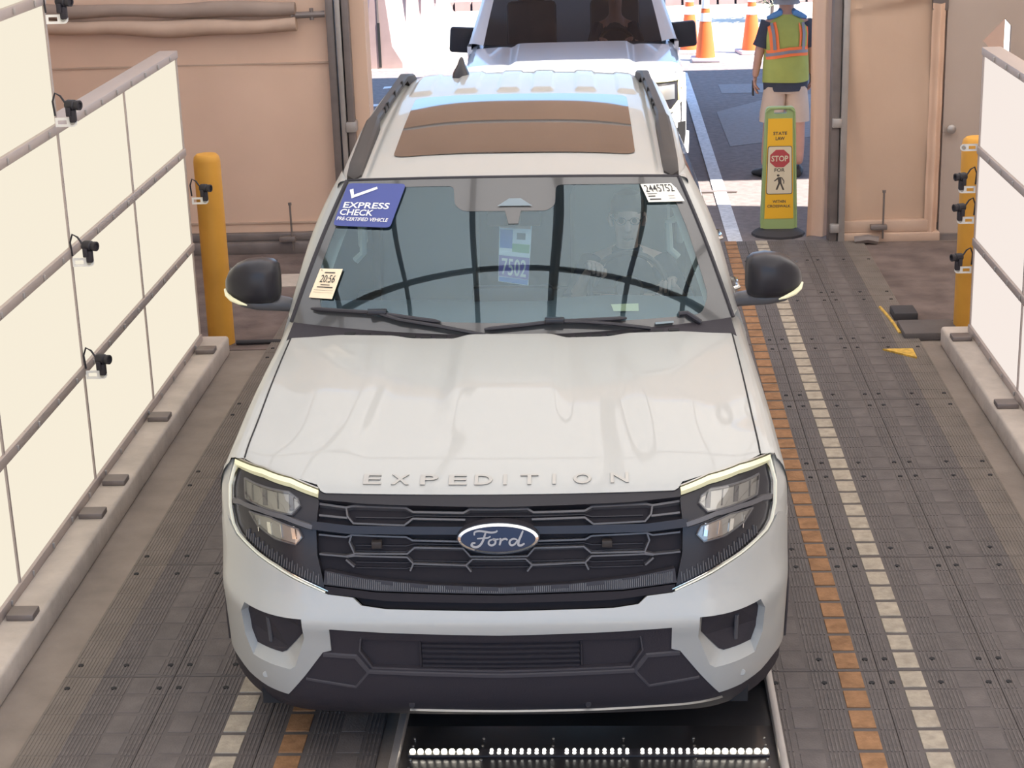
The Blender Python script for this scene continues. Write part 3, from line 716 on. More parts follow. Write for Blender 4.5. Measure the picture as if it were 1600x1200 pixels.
# fog pockets: sloped white walls down to a dark opening
for sg in (1, -1):
    pk = pocket if sg > 0 else mir(pocket)
    hole_ = [(.722, .675), (.93, .602), (.955, .57), (.935, .47), (.925, .455), (.795, .527), (.728, .622)]
    hole_ = [(a * sg, b) for a, b in hole_]
    mb = MB()
    pin = pock_in if sg > 0 else mir(pock_in); P = []; Q = []
    for i in range(len(pk)):
        a0, a1, b0, b1 = V(pk[i]), V(pk[(i + 1) % len(pk)]), V(pin[i]), V(pin[(i + 1) % len(pk)]); k = max(1, math.ceil((a1 - a0).length / .03))
        for j in range(k): P.append(tuple(a0.lerp(a1, j / k))); Q.append(tuple(b0.lerp(b1, j / k)))
    cx = sum(p[0] for p in P) / len(P); cz = sum(p[1] for p in P) / len(P)
    rim0 = [V(FS(*p)) for p in P]
    rim1 = [V(FS(*p)) + V((0, .055, 0)) for p in Q]
    o = len(mb.v); n = len(P); mb.v += [tuple(p) for p in rim0] + [tuple(p) for p in rim1]
    for i in range(n): j = (i + 1) % n; mb.face((o + i, o + j, o + n + j, o + n + i))
    pw = mb.build('fog_pocket', 'paint', bumper, sharp=40)
    mb = MB(); c0 = sum(rim1, V()) / n; o = len(mb.v); mb.v += [tuple(p + V((0, -.006, 0))) for p in rim1]; mb.face(range(o, o + n)); mb.v += [tuple(p + V((0, .05, 0))) for p in rim1]
    for i in range(n): j = (i + 1) % n; mb.face((o + i, o + j, o + n + j, o + n + i))
    vent = mb.build('fog_opening', 'black_matt', bumper, smooth=False)
    mb = MB(); pa = V(FS(cx + sg * .015, cz + .06)) + V((0, .062, 0)); pb = V(FS(cx + sg * .015, cz - .05)) + V((0, .062, 0)); mb.tube([pa, pb], .008, 8); mb.build('fog_fin', 'grey_trim', bumper)
    mb = MB(); p0 = V(FS(sg * .916, .35)) ; 
    mb.lathe([(0, .003), (.011, .003), (.013, 0)], 16, Matrix.Translation(V(FS(sg * .87, .414))) @ Matrix.Rotation(PI / 2, 4, 'X')); mb.build('parking_sensor', 'paint', bumper)

# ---- lower black fascia
low_r = [(0, .650), (.40, .659), (.606, .668), (.606, .572), (.637, .562), (.708, .458), (.785, .352), (.87, .358), (.95, .372), (1.0, .395), (1.05, .40), (1.05, .33), (.95, .27), (.76, .245), (.4, .235), (0, .235)]
low_poly = low_r + [(-a, b) for a, b in low_r[-2:0:-1]]
intk = [(.0, .616), (.496, .62), (.50, .569), (.461, .502), (0, .492)]
intk_poly = intk + [(-a, b) for a, b in intk[-2:0:-1]]
fascia = fpanel('lower_fascia', low_poly, 'black_matt', car, [intk_poly], .035, .03, -.006)
fpanel('intake_panel', intk_poly, 'black_matt', fascia, [], .05, .0, -.022)
mb = MB()
for z in (.598, .575, .552, .529, .508): strip(mb, [(-.28, z - .004), (0, z - .006), (.28, z - .004)], FS, .010, .012, -.022)
mb.build('intake_slats', 'black_satin', fascia, smooth=False)
mb = MB()
for sg in (1, -1): strip(mb, [(sg * .286, .612), (sg * .288, .500)], FS, .008, .010, -.022)
mb.build('intake_sides', 'black_satin', fascia, smooth=False)
mb = MB(); strip(mb, [(-.637, .550), (-.52, .545), (-.478, .480), (0, .468), (.478, .480), (.52, .545), (.637, .550)], FS, .018, .007, -.006)
for sg in (1, -1): strip(mb, [(sg * .71, .437), (sg * .529, .408), (sg * .480, .474)], FS, .010, .005, -.006)
mb.build('skid_ridge', 'edge_dark', fascia)
mb = MB(); strip(mb, [(-.496, .628), (-.504, .569), (-.463, .496), (0, .486), (.463, .496), (.504, .569), (.496, .628)], FS, .007, .006, -.008); mb.build('intake_rim', 'edge_dark', fascia)
mb = MB(); strip(mb, [(-.34, .293), (0, .288), (.33, .290), (.65, .305), (.80, .322)], FS, .004, .008, -.006); mb.build('lip_highlight', 'silver', fascia)  # silver strip stands in for the highlight along the lip
for x in (-.33, .31): MB().lathe([(0, .002), (.010, .002), (.012, 0)], 14, Matrix.Translation(V(FS(x, .325)) + V((0, .004, 0))) @ Matrix.Rotation(PI / 2, 4, 'X')).build('parking_sensor', 'black_satin', fascia)
# under-tray behind the lip
MB().b2(-.90, .90, .25, 4.9, .26, .34).build('underbody', 'dark_void', car, smooth=False)

# ---- grille
gr_half = [(0, 1.118), (.173, 1.119), (.471, 1.124), (.640, 1.128), (.648, 1.02), (.646, .90), (.632, .80), (.609, .785), (.519, .779), (.489, .754), (.40, .744), (0, .74)]
gr_poly = gr_half + [(-a, b) for a, b in gr_half[-2:0:-1]]
grille = fpanel('grille', gr_poly, 'grille_black', car, [], .035, .03, -.045)
top_band = [(0, 1.118), (.173, 1.119), (.471, 1.124), (.642, 1.128), (.642, 1.104), (.469, 1.094), (.172, 1.089), (0, 1.087)]
fpanel('grille_top_band', top_band + [(-a, b) for a, b in top_band[-2:0:-1]], 'black_gloss', grille, [], .03, .05, -.004)
lowb = [(0, .816), (.251, .825), (.473, .843), (.618, .868), (.625, .818), (.437, .800), (0, .793)]
low_band = fpanel('grille_low_band', lowb + [(-a, b) for a, b in lowb[-2:0:-1]], 'black_satin', grille, [], .02, .045, -.006)
mb = MB()   # ridges along the low band
for i in range(-88, 89):
    x = i * .0069
    zt = interp(abs(x), [(0, .814), (.251, .823), (.473, .840), (.618, .864)]); zb = interp(abs(x), [(0, .797), (.437, .804), (.62, .822)])
    zt -= (.012 if (i // 9) % 2 else 0) * (1 if abs(x) < .42 else .3)
    strip(mb, [(x, zb), (x, zt)], FS, .0032, .004, -.006, 1, .05)
rd = mb.build('band_ridges', 'band_grey', grille, smooth=False)
rb = [(0, .788), (.437, .795), (.62, .812), (.618, .797), (.609, .786), (.519, .779), (.40, .768), (0, .764)]
fpanel('grille_foot', rb + [(-a, b) for a, b in rb[-2:0:-1]], 'grille_black', grille, [], .03, .035, -.008)
# middle bar
cb = [(0, 1.028), (.143, 1.028), (.527, 1.028), (.662, 1.040), (.662, 1.012), (.527, 1.000), (.143, 1.002), (0, 1.002)]
fpanel('middle_bar', cb + [(-a, b) for a, b in cb[-2:0:-1]], 'black_gloss', grille, [], .03, .045, -.003)
# honeycomb edges of the grille and the emblem
HEX = [[(.715, 1.098), (.543, 1.088), (.521, 1.093), (.331, 1.090), (.304, 1.077), (.124, 1.075), (.102, 1.086), (0, 1.085)],
       [(.543, 1.088), (.538, 1.061), (.516, 1.037), (.334, 1.033), (.304, 1.056), (.117, 1.053)], [(.700, 1.062), (.538, 1.055)],
       [(.693, .993), (.542, .986), (.523, .994), (.327, .990), (.305, .978), (.114, .975)],
       [(.523, .994), (.531, .968), (.514, .927), (.325, .929), (.299, .952), (.126, .950), (.101, .921), (0, .920)],
       [(.700, .922), (.545, .916), (.514, .925)], [(.545, .904), (.516, .879)],
       [(.545, .914), (.514, .919), (.326, .917), (.304, .894), (.117, .889), (.094, .911), (0, .910)], [(.304, .894), (.316, .868)], [(.117, .889), (.099, .866)]]
mb = MB()
for l in HEX:
    for sg in (1, -1): strip(mb, [(min(.64, a) * sg, b) for a, b in l], FS, .0085, .022, -.045)
mb.build('honeycomb', 'grey_trim', grille, smooth=False)
mb = MB()
for z in (1.066, .962, .941, .90, .88): 
    strip(mb, [(-.51, z - .006), (-.33, z - .006), (-.30, z + .002), (-.10, z), (.10, z), (.30, z + .002), (.33, z - .006), (.51, z - .006)], FS, .004, .010, -.045)
mb.build('inner_slats', 'black_satin', grille, smooth=False)
# sensor blocks behind the mesh
for x in (-.43, .38): 
    c = V(FS(x, .962)); MB().b2(c.x - .018, c.x + .018, c.y + .0, c.y + .03, .95, .974, .003).build('radar_block', 'rail', grille)
em = MB(); N = 48
def oval(a, b, n=N): return [(a * math.cos(2 * PI * i / n), .997 + b * math.sin(2 * PI * i / n)) for i in range(n)]
def EM(p, d): c = FS(p[0] * .4, .997); k = (p[1] - .997); return (p[0], FS(p[0], .997)[1] + k * .30 - .020 + d, .997 + k)
em.prism(oval(.145, .054), lambda p, d: EM(p, d), .04); eb = em.build('emblem_base', 'black_gloss', car)
e2 = MB(); oo = oval(.141, .0505); ii = oval(.131, .0425); o = len(e2.v)
for p in oo: e2.v.append(EM(p, -.001))
for p in ii: e2.v.append(EM(p, -.006))
for i in range(N): j = (i + 1) % N; e2.face((i, j, N + j, N + i))
e2.build('emblem_ring', 'chrome', eb)
e3 = MB(); o = 0; rings = [(.131, .0425, -.005), (.10, .032, -.007), (.05, .016, -.008)]
for a, b, d in rings:
    for p in oval(a, b): e3.v.append(EM(p, d))
e3.v.append(EM((0, .997), -.008))
for r in range(2):
    for i in range(N): j = (i + 1) % N; e3.face((r * N + i, r * N + j, (r + 1) * N + j, (r + 1) * N + i))
for i in range(N): e3.face((2 * N + i, 2 * N + (i + 1) % N, 3 * N))
e3.build('emblem_oval', 'emblem_blue', eb)
# script lettering on the oval: strokes drawn with a round pen
def pen(strokes, w, fn, mb, d=-.010):
    for st, ww in strokes:
        pts = [V(p) for p in st]; f = []
        for i in range(len(pts) - 1):   # catmull-rom
            p0 = pts[max(i - 1, 0)]; p1 = pts[i]; p2 = pts[i + 1]; p3 = pts[min(i + 2, len(pts) - 1)]
            for k in range(5):
                t = k / 5; f.append(.5 * ((2 * p1) + (p2 - p0) * t + (2 * p0 - 5 * p1 + 4 * p2 - p3) * t * t + (-p0 + 3 * p1 - 3 * p2 + p3) * t ** 3))
        f.append(pts[-1]); rows = []
        for i, p in enumerate(f):
            t = (f[min(i + 1, len(f) - 1)] - f[max(i - 1, 0)]).normalized(); nn = V((-t.y, t.x)) * w * ww * .5 * (1 - .35 * abs(2 * i / (len(f) - 1) - 1) ** 3)
            rows.append((len(mb.v), len(mb.v) + 1)); mb.v += [fn(p + nn, d), fn(p - nn, d)]
        for (a, b), (c, e) in zip(rows, rows[1:]): mb.face((a, b, e, c))
script = [([(.02, .74), (.03, .92), (.16, .99), (.34, .95), (.52, .90), (.66, .94), (.70, 1.02)], 1.0), ([(.36, .93), (.32, .70), (.27, .42), (.18, .16), (.06, .06), (-.06, .14), (-.04, .28), (.05, .30)], 1.15), ([(.10, .55), (.28, .58), (.42, .60), (.50, .68)], .8),
          ([(.58, .52), (.47, .44), (.44, .26), (.52, .16), (.62, .24), (.64, .42), (.57, .52), (.66, .50), (.74, .52)], 1.0),
          ([(.76, .54), (.80, .50), (.79, .36), (.76, .16)], 1.1), ([(.79, .38), (.86, .50), (.95, .53), (1.0, .46)], 1.0),
          ([(1.28, .48), (1.18, .53), (1.08, .44), (1.06, .26), (1.12, .16), (1.22, .24), (1.30, .48)], 1.0), ([(1.46, 1.0), (1.40, .72), (1.33, .40), (1.32, .18), (1.40, .15), (1.50, .26)], 1.15)]
e4 = MB(); pen([([((x - .72) * .118, .997 - .029 + y * .058) for x, y in st], w) for st, w in script], .0068, EM, e4); e4.build('emblem_lettering', 'letter_grey', eb, smooth=False)

# ---- headlights
def side_parts(sg):
    P = lambda l: [(a * sg, b) for a, b in l]
    hl = bpy.data.objects.new('headlight', None); C.objects.link(hl); hl.parent = car
    hb = [(.640, 1.108), (.743, 1.133), (.852, 1.141), (.93, 1.138), (.985, 1.136), (1.000, 1.07), (.996, 1.0), (.982, .952), (.960, .930), (.918, .916), (.868, .897), (.80, .873), (.745, .849), (.622, .796), (.632, .85), (.646, .92), (.648, 1.02)]
    mb = MB(); panel(mb, P(hb), FS, [], .03, .03, -.016); mb.build('housing', 'black_gloss', hl, sharp=30)
    ul = [(.937, 1.118), (.751, 1.118), (.716, 1.103), (.707, 1.085), (.737, 1.056), (.926, 1.064)]
    ll = [(.908, 1.030), (.82, 1.036), (.712, 1.011), (.697, .983), (.722, .957), (.80, .967), (.872, .995)]
    for k, (l, nm) in enumerate(((ul, 'upper'), (ll, 'lower'))):
        mb = MB(); panel(mb, P(l), FS, [], .02, .0, -.011); rf = mb.build('reflector', 'reflector', hl)
        mb = MB(); x0 = min(a for a, b in l); x1 = max(a for a, b in l); zc = sum(b for a, b in l) / len(l)
        for i in range(4): x = lerp(x0 + .03, x1 - .04, i / 3); strip(mb, P([(x, zc - .022), (x + .006, zc + .022)]), FS, .004 if i % 2 else .02, .005, -.011)
        mb.build('reflector_fins', 'grey_trim' if k == 0 else 'chrome', hl, smooth=False)
        ln = MB(); panel(ln, P(l), FS, [], .02, .008, -.003); ln.build('lens', 'lens', hl)
        mb = MB(); strip(mb, P(l + l[:1]), FS, .008, .012, -.016); mb.build('lens_rim', 'grey_trim', hl)
    mb = MB(); strip(mb, P([(.985, 1.030), (.95, 1.043), (.86, 1.050), (.767, 1.046), (.66, 1.019)]), FS, .021, .014, -.016); mb.build('divider_bar', 'grey_trim', hl)
    # ribbed dark band below the lower lens
    mb = MB()
    lo = [(.64, .820), (.70, .845), (.76, .870), (.83, .898), (.88, .918), (.925, .935)]
    for i in range(30):
        x = lerp(.645, .93, i / 29); z = interp(x, lo); strip(mb, P([(x, z - .006), (x - .004, z + (.022 if i % 2 else .032))]), FS, .0045, .005, -.016, 1, .05)
    mb.build('ribs', 'grey_trim', hl, smooth=False)
    # light bars
    up = [(.642, 1.118), (.745, 1.140), (.86, 1.148), (.935, 1.144), (.982, 1.140)]
    mb = MB(); strip(mb, P(up), FS, .0145, .018, -.012); mb.build('running_light', 'drl', hl)
    mb = MB(); strip(mb, P([(a, b + .010) for a, b in up]), FS, .004, .017, -.012); mb.build('light_trim', 'silver', hl)
    ln_ = [(.985, 1.140), (1.003, 1.07), (.999, 1.0), (.985, .952), (.962, .929), (.918, .912), (.868, .893), (.80, .869), (.745, .845), (.618, .792)]
    mb = MB(); strip(mb, P(ln_), FS, .0065, .012, -.012); mb.build('running_light', 'drl_edge', hl)
    mb = MB(); strip(mb, P([(a - .009, b + .004) for a, b in ln_]), FS, .003, .008, -.012); mb.build('light_trim', 'chrome', hl)
    return hl
side_parts(1); side_parts(-1)

for sg in (1, -1):
    fpanel('fender_front', [(a * sg, b) for a, b in [(1.000, 1.142), (1.008, 1.07), (1.004, 1.0), (.990, .955), (1.012, .958), (1.07, .906), (1.30, .895), (1.24, .92), (1.17, .97), (1.11, 1.02), (1.07, 1.07), (1.03, 1.12)]], 'paint', car, [], .03, .02, -.002)
# ---- hood
HP = smooth_tab([(0, 1.119), (.03, 1.140), (.09, 1.160), (.22, 1.186), (.5, 1.220), (.8, 1.247), (1.1, 1.266), (1.38, 1.279)])
def y_f(x): return .172 + q_(x)
def y_r(x): return 1.55 + .12 * (x / .95) ** 2 + (-.0 if abs(x) > .2 else .012 * (1 - sst(.14, .2, abs(x))))
def s_0(x): return interp(abs(x), [(.63, 0), (.648, .028), (.75, .062), (.86, .078), (.95, .080)])
def hood(u, v):
    x = u * .945; yf = y_f(x); yr = y_r(x); y = lerp(yf + s_0(x), yr, v ** 1.25)
    s = (y - yf) * 1.38 / (yr - yf); z = HP(s)
    f = sst(0.0, .5, s)
    z += .016 * f * sst(.25, .17, abs(x) - .04 * (1 - v)) * sst(.35, .8, s) - .020 * f * abs(u) ** 3 + .012 * f * sst(.40, .52, abs(x) - .10 * (1 - v)) * (1 - sst(.75, .95, abs(u)))
    return V((x, y, z))
hmb = MB(); hmb.grid(lambda u, v: hood(2 * u - 1, v), 128, 60)
hd = hmb.build('hood', 'paint', car, sharp=60)
# hood front lip turning under
mb = MB(); mb.grid(lambda u, v: hood(2 * u - 1, 0) + V((0, .03 * v, -.006 * math.sin(v * PI) - .012 * v)), 80, 4); mb.build('hood_lip', 'paint', hd)
# spaced letters across the hood's front edge
def hood_at(x, s): 
    yf = y_f(x); yr = y_r(x); v = (s / 1.38) ** (1 / 1.25); return hood(x / .945, v)
LT = 'EXPEDITION'; xs_ = [-.448, -.352, -.245, -.147, -.052, .030, .118, .205, .300, .425]
for ch, x in zip(LT, [-.452, -.352, -.248, -.146, -.054, .022, .108, .196, .296, .428]):
    mb = MB(); vs_, fs = text_tris(ch, size=.105, bold=.0015, sx=1.0)
    w = max(p[0] for p in vs_) - min(p[0] for p in vs_); tw = .0125 if ch == 'I' else .064; cxx = (max(p[0] for p in vs_) + min(p[0] for p in vs_)) / 2; h = max(p[1] for p in vs_)
    def LF(p, d): q = hood_at(x + (p[0] - cxx) / w * tw, .034 + p[1] / h * .052); return V((q.x, q.y - d * .7, q.z + d * .7))
    bm = bmesh.new(); vv = [bm.verts.new(LF(p, .005)) for p in vs_]
    for f in fs:
        try: bm.faces.new([vv[i] for i in f])
        except ValueError: pass
    ed = [e for e in bm.edges if len(e.link_faces) == 1]; r = bmesh.ops.extrude_edge_only(bm, edges=ed)
    bmesh.ops.translate(bm, vec=(0, .0042, -.0042), verts=[g for g in r['geom'] if isinstance(g, bmesh.types.BMVert)])
    mb.add_bm(bm); mb.build('letter', 'silver', hd, smooth=False)

# ---- fenders and sides
def zh_edge(y):
    yf = y_f(.945); yr = y_r(.945); s = max(0, min(1.38, (y - yf) * 1.38 / (yr - yf))); return HP(s) - .020 * sst(0, .5, s) + max(0, y - yr) * .06
def XS(z): return interp(z, [(.26, 1.045), (.38, 1.055), (.6, 1.068), (.8, 1.074), (.92, 1.070), (1.05, 1.058), (1.18, 1.035), (1.29, .995)])
FEND = [(.948, 0.0), (.966, -.001), (.985, -.006), (1.004, -.018), (1.02, -.036), (1.034, -.060), (1.046, -.09), (1.056, -.13), (1.064, -.18), (1.070, -.24)]
for sg in (1, -1):
    def fend(u, v):
        k = u * (len(FEND) - 1); i = min(int(k), len(FEND) - 2); t = k - i; x = lerp(FEND[i][0], FEND[i + 1][0], t); dz = lerp(FEND[i][1], FEND[i + 1][1], t)
        b = sst(.6, 1.9, lerp(.35, 1.98, v)); 
        zz = 1.138 + dz; t0 = x
        y0 = PZ(min(zz, 1.13)) * (1 if zz > 1.13 else 1) + (q_(x) if x <= 1.04 else q_(1.04) + .096 * -math.log(max(.02, 1 - (x - 1.04) / .035)))
        if zz > 1.118: y0 = y_f(x) + interp(x, [(.948, .080), (.97, .05), (1.0, .03)])
        y = lerp(y0, 1.98, v); ze = zh_edge(y); z = ze + dz * lerp(1, 1.0 + (ze - 1.13) * 1.2, 1)
        return V((sg * (x - .022 * b * (1 - u * .6)), y, z))
    mb = MB(); mb.grid(fend, 36, 40); mb.build('fender', 'paint', car, sharp=60)
    # shut line between hood and fender
    mb = MB(); ln = []
    for i in range(30):
        y = lerp(y_f(.9465) + .085, 1.66, i / 29); ln.append((sg * .9468, y, zh_edge(y) + .0012))
    mb.tube(ln, .0032, 6); mb.build('shut_line', 'dark_void', car, smooth=False)
    # lower side with both wheel openings
    def arch(cy, y_dir=1): return [(cy + .475 * math.cos(a), .405 + .475 * math.sin(a)) for a in [PI - i * PI / 18 for i in range(19)]]
    sp = [(.565, .405 + .26)] 
    aF = [p for p in arch(.99) if p[1] > .40]; aR = arch(4.09)
    sp = [(.70, .925), (.70, .80)] + [p for p in aF if p[0] > .70] + [(1.465, .30)] + [(3.60, .30)] + aR + [(4.60, .36), (5.10, .42), (5.22, .8), (5.15, 1.12), (5.05, 1.30), (1.98, 1.285), (1.98, .93)]
    mb = MB(); panel(mb, sp, lambda a, b: (sg * (XS(b) - max(0, a - 4.3) ** 2 * .12), a, b), [], .06, .03, 0, sg); mb.build('body_side', 'paint', car, sharp=30)
    mb = MB(); strip(mb, [(1.47, .33), (3.58, .33)], lambda a, b: (sg * (XS(b) + .004), a, b), .07, .01, 0, sg, .2); mb.build('sill_trim', 'black_matt', car, smooth=False)
    for cy in (.99, 4.09):
        mb = MB(); strip(mb, [(cy + .475 * math.cos(PI * i / 16), .405 + .475 * math.sin(PI * i / 16)) for i in range(1, 17)], lambda a, b: (sg * XS(b), a, b), .05, .008, 0, sg, .06); mb.build('arch_trim', 'black_matt', car)
    # handles seen along the side
    for y in (2.95, 4.0):
        mb = MB(); mb.tube([(sg * (XS(1.10) + .005), y, 1.10), (sg * (XS(1.1) + .045), y + .03, 1.105), (sg * (XS(1.1) + .045), y + .19, 1.105), (sg * (XS(1.1) + .005), y + .22, 1.10)], .012, 8); mb.build('door_handle', 'chrome', car)
# liner inside the front corners so nothing shows through
MB().b2(-.98, .98, .60, 1.9, .5, 1.05).build('engine_bay', 'dark_void', car, smooth=False)

# ---- wheels
for sg in (1, -1):
    for cy in (.99, 4.09):
        T = Matrix.Translation((sg * .90, cy, .40)) @ Matrix.Rotation(sg * PI / 2, 4, 'Y')
        mb = MB(); mb.lathe([(.25, -.13), (.36, -.14), (.39, -.12), (.40, -.09), (.40, .09), (.39, .12), (.36, .14), (.25, .13), (.25, -.13)], 40, T); wh = mb.build('tyre', 'tyre', car)
        mb = MB(); mb.lathe([(0, .07), (.05, .075), (.06, .05), (.23, .06), (.255, .125), (.255, -.1)], 40, T)
        for k in range(6):
            a = k * PI / 3; mb.tube([T @ V((.04 * math.cos(a), .04 * math.sin(a), .075)), T @ V((.24 * math.cos(a), .24 * math.sin(a), .10))], .024, 8)
        mb.build('rim', 'rim', wh)

# ---- windshield, pillars, glasshouse
def WS(u, v):
    B = V((.955 * u, 1.60 + .18 * u * u, 1.275 + .02 * u * u)); T = V((.745 * u, 2.15 + .13 * u * u, 1.845 - .033 * u * u))
    return B + (T - B) * v + V((0, -.64, .77)) * (math.sin(PI * v) * .03)
def WSN(u, v):
    e = 1e-3; return (WS(u + e, v) - WS(u - e, v)).cross(WS(u, v + e) - WS(u, v - e)).normalized()
mb = MB(); mb.grid(lambda u, v: WS(2 * u - 1, v), 48, 28); wsh = mb.build('windshield', 'ws_glass', car)
def rounded(pts, r=.04, n=4):
    out = []; m = len(pts)
    for i in range(m):
        p0 = V(pts[i - 1]); p = V(pts[i]); p1 = V(pts[(i + 1) % m]); a = (p0 - p); b = (p1 - p); k = min(r, a.length * .45, b.length * .45)
        A = p + a.normalized() * k; B = p + b.normalized() * k
        for j in range(n + 1): t = j / n; out.append(tuple(A * (1 - t) ** 2 + p * 2 * t * (1 - t) + B * t * t))
    return out
vis = [(-.89, .10), (-.33, .075), (0, .072), (.49, .058), (.87, .045), (.925, .15), (.935, .62), (.925, .945), (.262, .945), (.246, .80), (.20, .762), (-.27, .765), (-.318, .81), (-.338, .945), (-.955, .945), (-.955, .35)]
vis = rounded(vis, .035)
mb = MB(); panel(mb, [(-1, 0), (1, 0), (1, 1), (-1, 1)], lambda a, b: WS(a, b) - V((0, .003, -.003)) * -1, [vis], .05, 0, .0, 1)
fr = mb.build('black_border', 'frit', wsh)
fr.location = (0, -.004, .004)
mb = MB(); panel(mb, [(-.035, .775), (.058, .775), (.040, .675), (-.012, .675)], WS, [], .05, 0, .003, 1); mb.build('mirror_stem', 'frit', wsh)
# black moulding round the glass
mb = MB()
for sg in (1, -1): mb.tube([WS(sg, i / 14) + V((sg * .006, 0, .002)) for i in range(15)], .009, 6)
mb.tube([WS(-1 + i / 12, 1) + V((0, .006, .003)) for i in range(25)], .008, 6); mb.build('moulding', 'black_satin', wsh)
# cowl with vents between hood and glass
def cowl(u, v):
    x = (2 * u - 1) * .965; yr = y_r(max(-.945, min(.945, x))); a = V((x, yr - .03, 1.262 - .012 * abs(x) ** 3)); b = WS(x / .965, .03) + V((0, .0, -.012)); return a.lerp(b, v)
mb = MB(); mb.grid(cowl, 60, 4); cw = mb.build('cowl', 'black_matt', car)
mb = MB()
for i in range(22):
    u = .14 + i * .0345
    for j in range(2): 
        c = cowl(u, .50 + j * 0) + V((0, 0, .004)); mb.b2(c.x - .022, c.x + .022, c.y - .018, c.y + .016, c.z - .003, c.z + .004)
        break
mb.build('cowl_vents', 'dark_void', cw, smooth=False)
mb = MB(); mb.grid(lambda u, v: V((lerp(.62, .70, u), lerp(1.668, 1.685, v) + .02 * u, 1.300 + .004 * v)), 2, 2); mb.build('cowl_badge', 'cloudy_glass', cw, smooth=False)

def pil(sg, u, v):   # A-pillar skin: u across from the glass outwards, v upwards
    a = WS(sg, v) + V((sg * .004, .004, .004)); b0 = V((sg * .998, 2.03, 1.275)); b1 = V((sg * .795, 2.52, 1.822)); b = b0.lerp(b1, v) + V((sg * .022 * math.sin(PI * v), 0, .030 * math.sin(PI * v)))
    m = (a + b) / 2 + V((sg * .020, -.025, .022)); return a * (1 - u) ** 2 + m * 2 * u * (1 - u) + b * u * u
RZ = smooth_tab([(2.15, 1.846), (2.45, 1.870), (2.8, 1.893), (3.3, 1.918), (4.0, 1.935), (4.6, 1.928), (5.0, 1.900), (5.14, 1.872)])
def rxe(y): return interp(y, [(2.2, .752), (3.2, .755), (4.2, .735), (5.14, .70)])
RIBS = [(-.60, -.50), (-.36, -.25), (-.125, -.02), (.06, .165), (.30, .40), (.53, .62)]
def roof(u, y):
    x = u * rxe(y); z = RZ(y) - .040 * abs(u) ** 3
    if y > 4.0:
        k = sst(4.02, 4.10, y) * sst(5.08, 5.0, y)
        for a, b in RIBS: z += .011 * k * sst(a - .012, a + .004, x) * sst(b + .012, b - .004, x)
    for c in (-.665, .665): z -= .010 * math.exp(-((x - c) / .012) ** 2)
    return V((x, y, z))
def roof_g(u, v):
    uu = 2 * u - 1; y0 = 2.152 + .13 * uu * uu; y = lerp(y0, 5.14, v); p = roof(uu, y); q = WS(uu * 1.0, 1.0) + V((0, .008, .006)); k = sst(.05, 0, v); return p.lerp(q, k)
mb = MB(); mb.grid(roof_g, 150, 70); rf = mb.build('roof', 'paint', car, sharp=70)
mb = MB(); mb.grid(lambda u, v: roof(2 * u - 1, 5.14) + V((0, .10 * v + .12 * v * v, -.62 * v)), 30, 10); mb.build('tailgate_glass', 'side_glass', car)
mb = MB(); mb.b2(-1.0, 1.0, 5.15, 5.30, .45, 1.27, .05); mb.build('tailgate', 'paint', car)
for sg in (1, -1):
    mb = MB(); mb.grid(lambda u, v: pil(sg, u, v), 10, 24)
    mb.grid(lambda u, v: (lambda y: roof(sg, y).lerp(V((sg * (interp(y, [(2.2, .795), (3.4, .80), (5.14, .755)])), y + .0, RZ(y) - .075)), u) + V((sg * .012 * math.sin(u * PI), 0, .008 * math.sin(u * PI))))(lerp(2.28, 5.14, v)), 6, 40)
    mb.build('pillar_and_roof_edge', 'paint', car, sharp=60)
    def sgl(u, v):
        y = lerp(2.03, 5.10, u); top = V((sg * interp(y, [(2.2, .792), (3.4, .797), (5.14, .752)]), y, (RZ(max(2.2, y)) if y > 2.2 else 1.836) - .078))
        bot = V((sg * .992, y, 1.288)); 
        if y < 2.52: t = (y - 2.03) / .49; top = V((sg * lerp(.996, .792, t), y, lerp(1.29, 1.812, t)))
        return bot.lerp(top, v) + V((sg * .018 * math.sin(v * PI), 0, 0))
    mb = MB(); mb.grid(sgl, 60, 12); mb.build('side_windows', 'side_glass', car)
    mb = MB(); mb.tube([V((sg * .998, y, 1.287)) for y in (2.03, 3, 4, 5.05)], .010, 6); mb.build('window_trim', 'black_satin', car)
# sunroof
sr = rounded([(-.565, 2.555), (.565, 2.555), (.565, 3.93), (-.565, 3.93)], .07, 6)
mb = MB(); panel(mb, sr, lambda a, b: roof(a / rxe(b), b), [], .08, .0, .004, 1); mb.build('sunroof', 'sunroof', car)
# roof rails
for sg in (1, -1):
    mb = MB(); secs = [(2.27, .0, .003), (2.30, .033, .018), (2.45, .036, .036), (3.05, .036, .058), (3.2, .034, .064), (3.24, .026, .064), (4.55, .026, .064), (4.62, .032, .062), (4.85, .032, .045), (4.99, .026, .010)]
    o = len(mb.v)
    for y, w, h in secs:
        p = roof(sg * .955, y); zb = p.z - .012 if (y < 3.22 or y > 4.58) else p.z + h - .034
        for dx, z in ((-w, zb), (w, zb), (w, p.z + h * .8), (w * .6, p.z + h), (-w * .6, p.z + h), (-w, p.z + h * .8)): mb.v.append((p.x + dx, y, z))
    for i in range(len(secs) - 1):
        for k in range(6): k2 = (k + 1) % 6; mb.face((o + i * 6 + k, o + i * 6 + k2, o + i * 6 + 6 + k2, o + i * 6 + 6 + k))
    rl = mb.build('roof_rail', 'rail', car, sharp=30)
    for y in (3.5, 3.62, 3.95, 4.3): p = roof(sg * .955, y); MB().b2(p.x - sg * .026 - .004, p.x - sg * .026 + .004, y - .02, y + .02, p.z + .03, p.z + .06).build('rail_slot', 'dark_void', rl, smooth=False)
